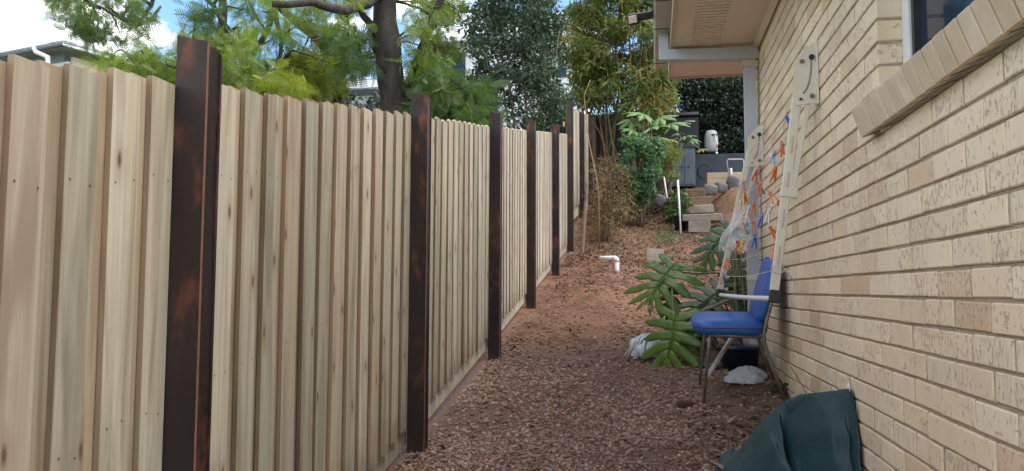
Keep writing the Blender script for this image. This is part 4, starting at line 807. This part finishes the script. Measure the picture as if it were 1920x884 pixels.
# planter box
YP = 16.4; a, b = aY(1326, 349, YP), aY(1395, 323, YP); t = thing('planter_box', ((a.x+b.x)/2, YP, a.z), 'raised pine planter box on the upper terrace', 'planter')
for (x0, x1, z0, z1) in ((a.x, a.x+.42, a.z+.005, a.z+.15), (a.x+.425, b.x+.3, a.z+.005, a.z+.15), (a.x, b.x+.3, a.z+.154, b.z)):
    m = MB(); m.bbox(((x0+x1)/2, YP, (z0+z1)/2), (x1-x0, .04, z1-z0), .004); m.build('plank', M['pine'], t)
for (x, y0, y1) in ((a.x+.02, YP+.022, YP+.6), (b.x+.28, YP+.022, YP+.6)):
    m = MB(); m.bbox((x, (y0+y1)/2, (a.z+b.z)/2), (.04, y1-y0, b.z-a.z), .004); m.build('end_plank', M['pine'], t)
m = MB(); m.bbox(((a.x+b.x+.3)/2, YP+.32, (a.z+b.z)/2-.02), (b.x-a.x+.2, .58, b.z-a.z-.06), .01); m.build('soil', M['ground'], t)
# tubular frame
m = MB(); m.tube([aY(1368, 340, 16.3), aY(1363, 301, 16.3), aY(1366, 299, 16.3), aY(1392, 299, 16.5), aY(1394, 301, 16.5), aY(1395, 338, 16.5)], .012, 8); m.tube([aY(1372, 345, 16.2), aY(1370, 316, 16.2)], .03, 8); tag(m.build('tubular_frame', M['gutter'], None, True), 'bent grey tubular frame standing over the planter box', 'frame')
# barbecue on a grey cabinet
YB = 17.3; t = thing('barbecue', (.75, YB, 2.3), 'black barbecue with raised lid on a slate grey cabinet', 'barbecue')
a, b = aY(1252, 350, YB), aY(1303, 277, YB); m = MB(); m.bbox(((a.x+b.x)/2, YB+.28, (a.z+b.z)/2), (b.x-a.x, .55, b.z-a.z), .006); cb = m.build('cabinet', M['cab'], t)
for (x0, x1) in ((1254, 1282), (1284, 1301)):
    a2, b2 = aY(x0, 346, YB), aY(x1, 281, YB); m = MB(); m.bbox(((a2.x+b2.x)/2, YB-.004, (a2.z+b2.z)/2), (b2.x-a2.x, .02, b2.z-a2.z), .003); d_ = m.build('door', M['cab'], t)
    m = MB(); m.lathe([(0, 0), (.022, 0), (.022, .02), (0, .022)], aY(1291 if x0 > 1270 else 1279, 314, YB-.016), 12, 0, Matrix.Rotation(R(90), 3, 'X')); m.build('knob', M['black'], d_)
c0, c1 = aY(1228, 276, YB), aY(1310, 213, YB+.35)
m = MB(); m.prism([(YB-.02, a.z+.0+(b.z-a.z)+.002), (YB+.55, b.z+.002), (YB+.55, b.z+.15), (YB-.02, b.z+.10)], 0, c0.x, c1.x); m.build('firebox', M['charcoal'], t)
m = MB(); zz0, zz1 = b.z+.14, c1.z; m.prism([(YB+.50, zz0), (YB+.55, zz0), (YB+.52, zz1), (YB+.30, zz1+.03), (YB+.27, zz1-.04), (YB+.40, zz1-.08)], 0, c0.x, c1.x); ld = m.build('lid', M['black'], t)
m = MB(); m.tube([aY(1283, 228, YB+.28), aY(1303, 228, YB+.28)], .016, 8); m.build('handle', M['gutter'], ld, True)
# retaining ledge + canister
YW = 18.0; a, b = aY(1303, 345, YW), aY(1420, 287, YW); m = MB(); m.bbox(((a.x+b.x)/2+.4, YW+.2, (a.z+b.z)/2-.1), (b.x-a.x+1.0, .4, b.z-a.z+.2), .01); tag(m.build('retaining_wall', M['slate'], None), 'low dark grey retaining wall behind the pine planter', 'wall')
p = aY(1334, 286, YW+.15); t = thing('canister', p, 'white rounded plastic canister standing on the grey retaining wall', 'canister'); h_ = (aY(1334, 246, YW+.15).z-p.z)
m = MB(); m.lathe([(0, .0), (.10, .0), (.14, .05), (.155, .35*h_), (.155, .70*h_), (.135, .90*h_), (.10, h_), (0, h_)], p, 24); m.build('body', M['offwhite'], t, True)
m = MB(); m.bbox(p+Vector((.06, -.145, .76*h_)), (.13, .04, .045), .01); m.build('handle_slot', M['black'], t)
m = MB(); m.tube([p+Vector((.07, -.16, .75*h_)), p+Vector((.11, -.2, .4*h_)), p+Vector((.11, -.22, .05*h_)), p+Vector((.10, -.22, -.05))], .012, 6); hs = m.build('hose', M['pvc'], t, True)
m = MB(); m.tube([p+Vector((.111, -.213, .28*h_)), p+Vector((.111, -.219, .12*h_))], .016, 6); m.build('grip', PEG['red'], hs, True)
m = MB(); m.lathe([(0, -.03), (.03, -.015), (.03, .015), (0, .03)], p+Vector((.10, -.225, -.06)), 10); m.build('nozzle', M['pvc'], hs, True)
# hose coil
c = aY(1322, 322, 17.6); m = MB(); m.tube([c+Vector((.17*(1+.06*math.sin(k))*math.cos(k*.7), .03*math.sin(k), .17*math.sin(k*.7))) for k in range(40)], .012, 5); tag(m.build('garden_hose', M['black'], None, True), 'coiled black garden hose hanging before the grey wall', 'hose')
# dark board fence with creeper
t = thing('board_fence', (1.5, 19, 2.4), 'dark stained board fence at the top of the garden', 'fence')
for k in range(44):
    x = -3.2+.155*k; m = MB(); m.bbox((x, 19.0+.012*(k % 2), 3.35+random.uniform(-.02, .02)), (.1545, .02, 2.1), .002); m.build('board', M['dfence'], t)
hd = thing('creeper_hedge', (1.6, 18.8, 2.4), 'dense dark creeper hedge covering the top fence', 'hedge'); rd = random.Random(8)
C1 = clumps([(1205, 215), (1205, 150), (1245, 142), (1300, 140), (1400, 146), (1460, 150), (1460, 330), (1345, 300), (1350, 250), (1310, 235), (1312, 212), (1262, 205)], 18.3, 19.1, 250, rd)
crown('foliage', C1, 120, .30, OV, OVF, .085, M['l_hedge'], hd, 81, .3)
C2 = clumps([(1200, 175), (1210, 132), (1400, 130), (1460, 140), (1460, 165)], 18.3, 19.4, 70, rd); crown('new_growth', C2, 90, .28, OV, OVF, .09, M['l_hedget'], hd, 82, -.3)
m = MB(); [limb(m, [(x, 18.95, 2.4), (x+rd.uniform(-.3, .3), 18.8, 3.6), (x+rd.uniform(-.5, .5), 18.7, 5.0)], .03, .008, 6, .05, rd) for x in np.linspace(.3, 3.2, 9)]; m.build('stems', M['bark'], hd)

# ------------------------------------------------------------------ papaya plants, shrubs
def papaya_leaf(s):
    m = MB(); m.add([(0, 0, 0)], [])
    for k in range(7):
        a = R(-126+42*k); L = s*(1.0-.10*abs(k-3)**1.2*.55); r = []
        for t_, w in ((0, .07), (.25, .12), (.45, .115), (.6, .19), (.78, .10), (1.0, .006)):
            c = Vector((math.cos(a), math.sin(a), 0))*L*t_; n_ = Vector((-math.sin(a), math.cos(a), 0))*w*s; dz = -.30*s*t_**2; r.append([c-n_+Vector((0, 0, dz-.03*s)), c+Vector((0, 0, dz)), c+n_+Vector((0, 0, dz-.03*s))])
        m.grid(r)
    return m
def papaya(label, base, topp, leaves, seed):
    t = thing('papaya_tree', base, label, 'papaya'); rd = random.Random(seed); m = MB(); limb(m, [base, base.lerp(topp, .5)+Vector((-.05, 0, 0)), topp], .045, .03, 10, .01, rd); tr = m.build('trunk', M['papstem'], t, True)
    for (px, py, Y, s_, mt) in leaves:
        c = aY(px, py, Y); f_ = (c-topp); f_.z = 0; f_ = f_ if f_.length > .02 else Vector((0, -1, 0)); m = papaya_leaf(s_); place(m, c, f_, Vector((rd.uniform(-.25, .25)-.05, -.55, .9))); lf = m.build('leaf', M[mt], t, True, .001)
        m = MB(); m.tube([topp, topp.lerp(c, .5)+Vector((0, 0, .06)), c], .009, 6); m.build('leaf_stalk', M['stem'], t, True)
papaya('papaya with large lobed leaves rising behind the green shrub', Vector((aY(1215, 345, 15.2).x, 15.2, gzf(aY(1215, 345, 15.2).x, 15.2))), aY(1214, 255, 15.2),
       [(1205, 213, 15.1, 0.43, 'l_pap'), (1236, 222, 15.0, 0.38, 'l_pap'), (1186, 225, 15.2, 0.38, 'l_pap'), (1257, 232, 14.9, 0.41, 'l_pap'), (1222, 240, 14.7, 0.43, 'l_pap'), (1186, 243, 14.9, .28, 'l_pap'), (1200, 258, 14.7, .26, 'l_pap'), (1240, 258, 15.3, .24, 'l_pap'), (1218, 205, 15.6, .26, 'l_pap')], 1)
papaya('young slender papaya with yellowing leaves beside the barbecue cabinet', Vector((aY(1254, 348, 16.6).x, 16.6, gzf(aY(1254, 348, 16.6).x, 16.6))), aY(1279, 268, 16.5),
       [(1284, 256, 16.4, .26, 'l_pap'), (1262, 262, 16.3, .22, 'l_papy'), (1296, 262, 16.5, .22, 'l_pap'), (1313, 280, 16.3, .18, 'l_papy'), (1270, 250, 16.6, .2, 'l_pap')], 2)
rd = random.Random(9)
def shrub(name, label, cat, poly, Y0, Y1, n, per, rad, pv, s, mat, seed, base, bark='twig', stems=14, r0=.02, down=.2, group=None):
    rd = random.Random(seed); t = thing(name, base, label, cat, group); cs = clumps(poly, Y0, Y1, n, rd); m = MB()
    for c in rd.sample(cs, min(stems, len(cs))): limb(m, [base+Vector((rd.uniform(-.1, .1), rd.uniform(-.1, .1), -.05)), base.lerp(c, .55)+Vector((rd.uniform(-.1, .1), 0, rd.uniform(.0, .15))), c], r0, r0*.25, 6, .03, rd)
    m.build('stems', M[bark], t, True); crown('crown', cs, per, rad, pv, OVF, s, M[mat], t, seed, down); return t
def gp(px, py, Y): p = aY(px, py, Y); return Vector((p.x, Y, gzf(p.x, Y)))
shrub('leafy_shrub', 'blue-green feathery shrub below the papaya leaves', 'shrub', [(1172, 262), (1240, 262), (1240, 300), (1225, 330), (1222, 372), (1185, 388), (1168, 350), (1163, 300)], 13.7, 14.6, 70, 110, .15, OV, .075, 'l_shrub', 51, gp(1196, 400, 14.2))
shrub('olive_shrub', 'dull olive bush in front of the grey cabinet', 'shrub', [(1225, 275), (1262, 268), (1276, 285), (1268, 335), (1235, 342), (1222, 310)], 15.6, 16.4, 36, 90, .14, LN, .10, 'l_bam', 52, gp(1246, 350, 16))
t = shrub('dry_shrub', 'half dead twiggy shrub with dry leaves at the fence', 'shrub', [(1120, 300), (1150, 296), (1178, 330), (1180, 400), (1160, 430), (1120, 430), (1104, 400), (1112, 340)], 12.3, 13.6, 60, 46, .17, LN, .10, 'l_dry', 53, gp(1132, 450, 12.8), 'twig', 30, .010)
# weathered stake and bamboo cane leaning by the fence
a = gp(1090, 468, 11.6); b = aY(1101, 345, 11.8); m = MB(); m.tube([a-Vector((0, 0, .08)), a.lerp(b, .5), b], [.034, .03, .022], 7); tag(m.build('timber_stake', M['sleeper'], None), 'weathered reddish timber stake leaning by the last bays', 'stake')
a = aY(1122, 352, 12.2); b = aY(1095, 180, 12.9); c = aY(1108, -60, 13.5); m = MB(); limb(m, [gp(1124, 430, 12.2), a, aY(1104, 265, 12.5), b, aY(1107, 150, 13)], .009, .005, 7, 0); tag(m.build('bamboo_cane', M['cane'], None, True), 'single tan bamboo cane leaning across the fence posts', 'cane')

# bamboo clump and dense trees
def bamboo(label, poly, polyb, Y0, Y1, base, seed, n, mats):
    t = thing('bamboo_clump', base, label, 'bamboo', None); rd = random.Random(seed); cs = clumps(poly, Y0, Y1, n, rd); m = MB()
    for c in rd.sample(cs, 20):
        b0 = base+Vector((rd.uniform(-.7, .7), rd.uniform(-.4, .4), 0)); b0.z = gzf(b0.x, b0.y)-.05; limb(m, [b0, b0.lerp(c, .5)+Vector((rd.uniform(-.1, .1), 0, .3)), c], .022, .006, 6, .02, rd)
    m.build('culms', M['cane'], t, True); k = int(len(cs)*.55)
    crown('foliage', cs[:k], 95, .34, LN, OVF, .24, M[mats[0]], t, seed, .7); crown('pale_foliage', cs[k:], 85, .34, LN, OVF, .22, M[mats[1]], t, seed+1, .7)
bamboo('tall bamboo clump with drooping pale leaves beside the eave', [(1065, 60), (1090, -60), (1130, -200), (1260, -200), (1300, 30), (1270, 150), (1240, 215), (1180, 225), (1150, 200), (1085, 190), (1060, 130)], None, 16.5, 18.2, gp(1165, 330, 17.2), 61, 330, ('l_bam', 'l_bamy'))
def tree(name, label, base, trunk, polys, seed, mat, leaf, lf, s, per, rad, bark, r0, r1, limbs=(), down=.2, group=None, twigs=24, extra=None):
    t = thing(name, base, label, 'tree', group); rd = random.Random(seed); m = MB(); limb(m, trunk, r0, r1, 12, r0*.16, rd)
    for P, a_, b_ in limbs: limb(m, P, a_, b_, 8, a_*.35, rd)
    nodes = [Vector(p) for p in trunk[1:]]+[Vector(p) for P, _, _ in limbs for p in P]
    k = 0
    for (poly, Y0, Y1, n, mt) in polys:
        cs = clumps(poly, Y0, Y1, n, rd)
        for c in rd.sample(cs, min(twigs, len(cs))):
            near = min(nodes, key=lambda q: (q-c).length+(.8 if q.z > c.z+.6 else 0)); mid = near.lerp(c, .5)+Vector((rd.uniform(-.25, .25), rd.uniform(-.25, .25), rd.uniform(.0, .3))); limb(m, [near, mid, c], .028, .007, 5, .05, rd)
        crown('crown', cs, per, rad, leaf, lf, s, M[mt or mat], t, seed+k, down); k += 1
    m.build('trunk', M[bark], t, True); return t
Yd = 14.6
shr = [[gp(x0, 300, Yd), aY(x0+dx*.5, 170, Yd+dy*.5), aY(x0+dx, 20, Yd+dy)] for x0, dx, dy in ((1000, -30, .3), (1012, 5, -.3), (1022, 30, .5), (990, -70, .2), (1005, -10, .9), (975, -60, -.4))]
tree('dense_tree', 'dense dark green small-leaved tree with many pale stems', gp(1000, 300, Yd), shr[0], [([(880, 60), (905, 0), (880, -110), (960, -190), (1040, -120), (1046, 20), (1056, 110), (1068, 200), (1070, 245), (990, 238), (862, 245), (850, 205), (884, 150)], 13.6, 16.4, 190, None)], 71, 'l_lil', OV, OVF, .085, 165, .34, 'bark2', .035, .012, [(q, .03, .01) for q in shr[1:]])
# jacarandas beyond the fence
YJ = 13.5; jb = gp(738, 330, YJ); T = lambda *a: aY(*a)
tree('jacaranda_tree', 'tall jacaranda with rough dark trunk behind the fence', jb, [jb, T(738, 230, YJ), T(733, 150, YJ), T(728, 80, YJ), T(724, 0, YJ), T(735, -120, YJ), T(720, -260, YJ+.3)],
     [([(740, -180), (860, -150), (900, -20), (868, 30), (860, 70), (800, 90), (770, 40), (745, 20)], 12.2, 15, 28, 'l_jac'), ([(775, 135), (840, 150), (905, 160), (920, 215), (860, 250), (790, 225), (765, 190)], 12.6, 14.2, 44, 'l_jacd'), ([(560, -160), (700, -160), (700, 30), (660, 60), (610, 40), (560, 20)], 12, 15, 13, 'l_jac'), ([(640, 75), (700, 60), (700, 120), (645, 140)], 12.5, 14.5, 9, 'l_jacd'), ([(770, 60), (850, 80), (830, 130), (775, 130)], 12.8, 14.5, 10, 'l_jac')],
     72, 'l_jac', FR, FRF, .32, 30, .34, 'bark', .30, .17, [([T(712, 105, YJ), T(700, 70, YJ), T(690, 45, YJ-.2), T(672, 10, YJ-.4), T(650, -80, YJ-.6)], .10, .05), ([T(748, 185, YJ), T(775, 140, YJ-.2), T(795, 85, YJ-.4), T(815, 30, YJ-.5), T(850, -60, YJ-.5)], .11, .05), ([T(728, -30, YJ), T(690, 5, YJ-.6), T(650, 20, YJ-1.2), T(610, 12, YJ-1.6), T(570, 2, YJ-2), T(510, 8, YJ-2.2)], .11, .055), ([T(755, 205, YJ), T(770, 175, YJ), T(772, 200, YJ-.3)], .06, .03)], .7)
YK = 16.0; kb = gp(636, 330, YK)
tree('jacaranda_tree', 'slender forked jacaranda with yellow-green drooping fronds', kb, [kb, T(636, 195, YK), T(637, 140, YK), T(612, 95, YK-.3), T(580, 60, YK-.6), T(525, 15, YK-1), T(500, -60, YK-1)],
     [([(545, 95), (590, 88), (635, 110), (640, 165), (600, 180), (560, 160), (540, 120)], 14.4, 15.8, 26, 'l_jacy'), ([(440, 20), (520, -60), (600, -40), (590, 40), (560, 70), (520, 60), (480, 90), (440, 80)], 13.5, 16, 13, 'l_jac'), ([(600, 55), (660, 70), (650, 120), (620, 110)], 15, 16.6, 8, 'l_jacd'), ([(470, 90), (540, 70), (545, 110), (500, 150), (440, 165)], 14, 16, 7, 'l_jacd')],
     73, 'l_jac', FR, FRF, .33, 30, .34, 'bark', .17, .07, [([T(512, 20, YK-1), T(500, 60, YK-1.4), T(480, 95, YK-1.6), T(462, 130, YK-1.6), T(455, 170, YK-1.6)], .07, .03), ([T(515, 22, YK-1), T(528, 75, YK-1.2), T(520, 125, YK-1.3), T(500, 150, YK-1.4)], .06, .025), ([T(640, 145, YK), T(648, 100, YK+.2), T(655, 60, YK+.2)], .05, .02)], .9)
YL = 13.0; lb = gp(455, 330, YL)
tree('jacaranda_tree', 'broad feathery tree spreading low in front of neighbouring roof', lb, [lb, T(455, 230, YL), T(430, 160, YL), T(410, 100, YL), T(420, 20, YL), T(400, -120, YL)],
     [([(200, 120), (245, 85), (300, 95), (360, 70), (430, 55), (470, 90), (478, 180), (400, 190), (330, 170), (240, 150), (195, 145)], 11.2, 13.6, 42, 'l_jac'), ([(370, -80), (470, -80), (480, 60), (420, 80), (360, 60)], 11.4, 13.8, 9, 'l_jacd'), ([(430, 150), (560, 165), (560, 190), (440, 190)], 11.5, 12.8, 12, 'l_jacy')],
     74, 'l_jac', FR, FRF, .30, 36, .34, 'bark', .16, .06, [([T(440, 180, YL), T(360, 130, YL-.4), T(270, 120, YL-.8)], .06, .025), ([T(430, 60, YL), T(400, 10, YL-.3), T(340, -40, YL-.6)], .06, .03)], .5)
YO = 9.5; ob_ = Vector((-10.5, 7.6, gzf(-10.5, 7.6)))
tree('jacaranda_tree', 'overhanging feathery bough reaching across the open sky', ob_, [ob_, Vector((-10.4, 7.8, 3)), Vector((-9.6, 8.2, 5.6)), aY(150, -240, YO), aY(300, -70, YO)],
     [([(95, -70), (270, -60), (270, 30), (245, 60), (200, 85), (150, 78), (110, 40), (95, 10)], 8.6, 10.2, 30, 'l_jacd'), ([(235, 35), (262, 20), (270, 45), (250, 60)], 9, 10, 3, 'l_jacd')],
     75, 'l_jacd', FR, FRF, .24, 22, .24, 'bark', .16, .06, [([aY(300, -60, YO), aY(285, 10, YO), aY(258, 48, YO), aY(225, 35, YO), aY(190, 15, YO), aY(160, 0, YO)], .03, .010)], .5, None, 8)
# dark hedge beyond the fence under the jacaranda
t = thing('clipped_hedge', gp(680, 260, 19), 'dark clipped hedge far behind the jacaranda trunks', 'hedge'); rd = random.Random(4)
crown('foliage', clumps([(560, 185), (700, 172), (880, 180), (900, 300), (560, 300)], 18.6, 20.2, 110, rd), 90, .38, OV, OVF, .11, M['l_hedge'], t, 91)
m = MB(); [limb(m, [gp(x, 330, 19.2), aY(x+rd.uniform(-15, 15), 230, 19.2)], .05, .02, 6, .03, rd) for x in range(580, 900, 40)]; m.build('stems', M['bark'], t)

# ------------------------------------------------------------------ neighbouring houses
def slab(m, P, t_): 
    n = len(P); V = [Vector(p) for p in P]+[Vector(p)-Vector((0, 0, t_)) for p in P]; m.add(V, [tuple(range(n)), tuple(range(2*n-1, n-1, -1))]+[(i, n+i, n+(i+1) % n, (i+1) % n) for i in range(n)])
def band(m, a, b, z0, z1, th):
    a, b = Vector(a), Vector(b); d = (b-a); d.z = 0; n_ = Vector((-d.y, d.x, 0)).normalized()*th; V = [Vector((q.x, q.y, z))+o for o in (Vector(), n_) for q, z in ((a, z0), (b, z0), (b, z1), (a, z1))]
    m.add(V, [(0, 1, 2, 3), (7, 6, 5, 4), (0, 4, 5, 1), (1, 5, 6, 2), (2, 6, 7, 3), (3, 7, 4, 0)])
ZC = 7.3; C = aZ(118, 76, ZC); Lp = aZ(0, 99, ZC); Rp = aZ(206, 101, ZC); dl = (Lp-C).normalized(); dr = (Rp-C).normalized()
nh = thing('verandah_house', (C.x-4, C.y+4, gzf(C.x, C.y)), 'neighbouring house with verandah roof and orange corner post', 'house')
m = MB(); q = [C, C+dr*11, C+dr*11+dl*14, C+dl*14]; slab(m, [p+Vector((0, 0, .02)) for p in q], .10); m.build('roof', M['roofs'], nh)
m = MB(); band(m, C+dl*14, C, ZC-.14, ZC-.02, .1); m.build('gutter', M['roofd'], nh)
i0_ = C+dl*.5+dr*.5
m = MB(); band(m, C, C+dr*11, ZC-.14, ZC-.04, .1); m.build('gutter', M['wall_w'], nh)
m = MB(); band(m, i0_+dl*13, i0_, ZC-.66, ZC-.44, .1); m.build('beam', M['wall_w'], nh)
m = MB(); band(m, i0_+dl*13, i0_+dl*.2, ZC-.44, ZC-.13, .05); m.build('infill', M['wall_g'], nh)
m = MB(); band(m, i0_+dr*.15, i0_+dr*9, ZC-.62, ZC-.26, .1); m.build('beam', M['creamb'], nh)
m = MB(); m.bbox(i0_+Vector((0, 0, -(ZC-gzf(C.x, C.y))/2-.30)), (.28, .28, ZC-gzf(C.x, C.y)-.62), .01, Matrix.Rotation(math.atan2(dr.y, dr.x), 3, 'Z')); m.build('post', M['orange'], nh)
m = MB(); m.tube([C+dl*1.3+Vector((0, 0, -.05)), C+dl*1.2+Vector((0, 0, -.2)), C+dl*.65+Vector((0, 0, -.42)), C+dl*.55+Vector((0, 0, -1.3))], .07, 8); m.build('downpipe', M['wall_w'], nh, True)
m = MB(); w0 = C+dl*2.8+dr*2.8; slabz = ZC-.12; band(m, w0+dl*10, w0, gzf(C.x, C.y)-.3, slabz, .2); band(m, w0, w0+dr*8, gzf(C.x, C.y)-.3, slabz, .2); m.build('wall', M['wall_g'], nh)
ZB_ = 9.2; A_ = aZ(470, 160, ZB_); B_ = aZ(900, 140.5, ZB_); dv = (B_-A_).normalized(); nv = Vector((-dv.y, dv.x, 0))
h2 = thing('white_eaved_house', ((A_.x+B_.x)/2, (A_.y+B_.y)/2+3, gzf(-10, 30)), 'long low house with white eave behind the jacaranda trunks', 'house')
m = MB(); slab(m, [A_+Vector((0, 0, .06)), B_+Vector((0, 0, .06)), B_+nv*7+Vector((0, 0, .8)), A_+nv*7+Vector((0, 0, .8))], .08); m.build('roof', M['roofs'], h2)
m = MB(); band(m, A_, B_, ZB_-.34, ZB_, .12); m.build('fascia', M['wall_w'], h2)
m = MB(); slab(m, [A_+Vector((0, 0, -.36)), B_+Vector((0, 0, -.36)), B_+nv*1.1+Vector((0, 0, -.36)), A_+nv*1.1+Vector((0, 0, -.36))], .05); m.build('soffit', M['wall_g'], h2)
m = MB(); band(m, A_+nv*1.1, B_+nv*1.1, gzf(A_.x, A_.y)-.5, ZB_-.42, .2); wl_ = m.build('wall', M['wall_w'], h2)
for k in range(5):
    a, b = A_+dv*(1.5+2.6*k)+nv*1.085, A_+dv*(2.9+2.6*k)+nv*1.085; m = MB(); band(m, a, b, ZB_-2.2, ZB_-.8, .03); m.build('window', M['glass'], h2)
YT = 30; a, b = aY(838, 86, YT), aY(905, 230, YT); h3 = thing('tall_house', (a.x+2, YT+2, gzf(-5, 30)), 'two storey house with dark windows half hidden by dense tree', 'house')
g = gzf(-5, 30); m = MB(); m.box(((a.x+5.6)/2+a.x/2, YT+2.5, (g+a.z)/2), (5.6, 5, a.z-g)); m.build('wall', M['wall_w'], h3)
m = MB(); m.bbox((a.x+2.8, YT+2.5, a.z+.1), (6.6, 6, .2), .02); m.build('roof', M['wall_w'], h3)
for x0, x1, y0, y1 in ((846, 872, 100, 165), (1046, 1062, 105, 145)):
    p, q = aY(x0, y0, YT-.02), aY(x1, y1, YT-.02); m = MB(); m.box(((p.x+q.x)/2, YT-.015, (p.z+q.z)/2), (q.x-p.x, .03, p.z-q.z)); w_ = m.build('window', M['glass'], h3)

# ------------------------------------------------------------------ lift everything so that z = 0 is the ground at the photographer's feet
for o in COL.objects:
    if o.parent is None and o is not camo and o is not slo: o.location.z += EYE
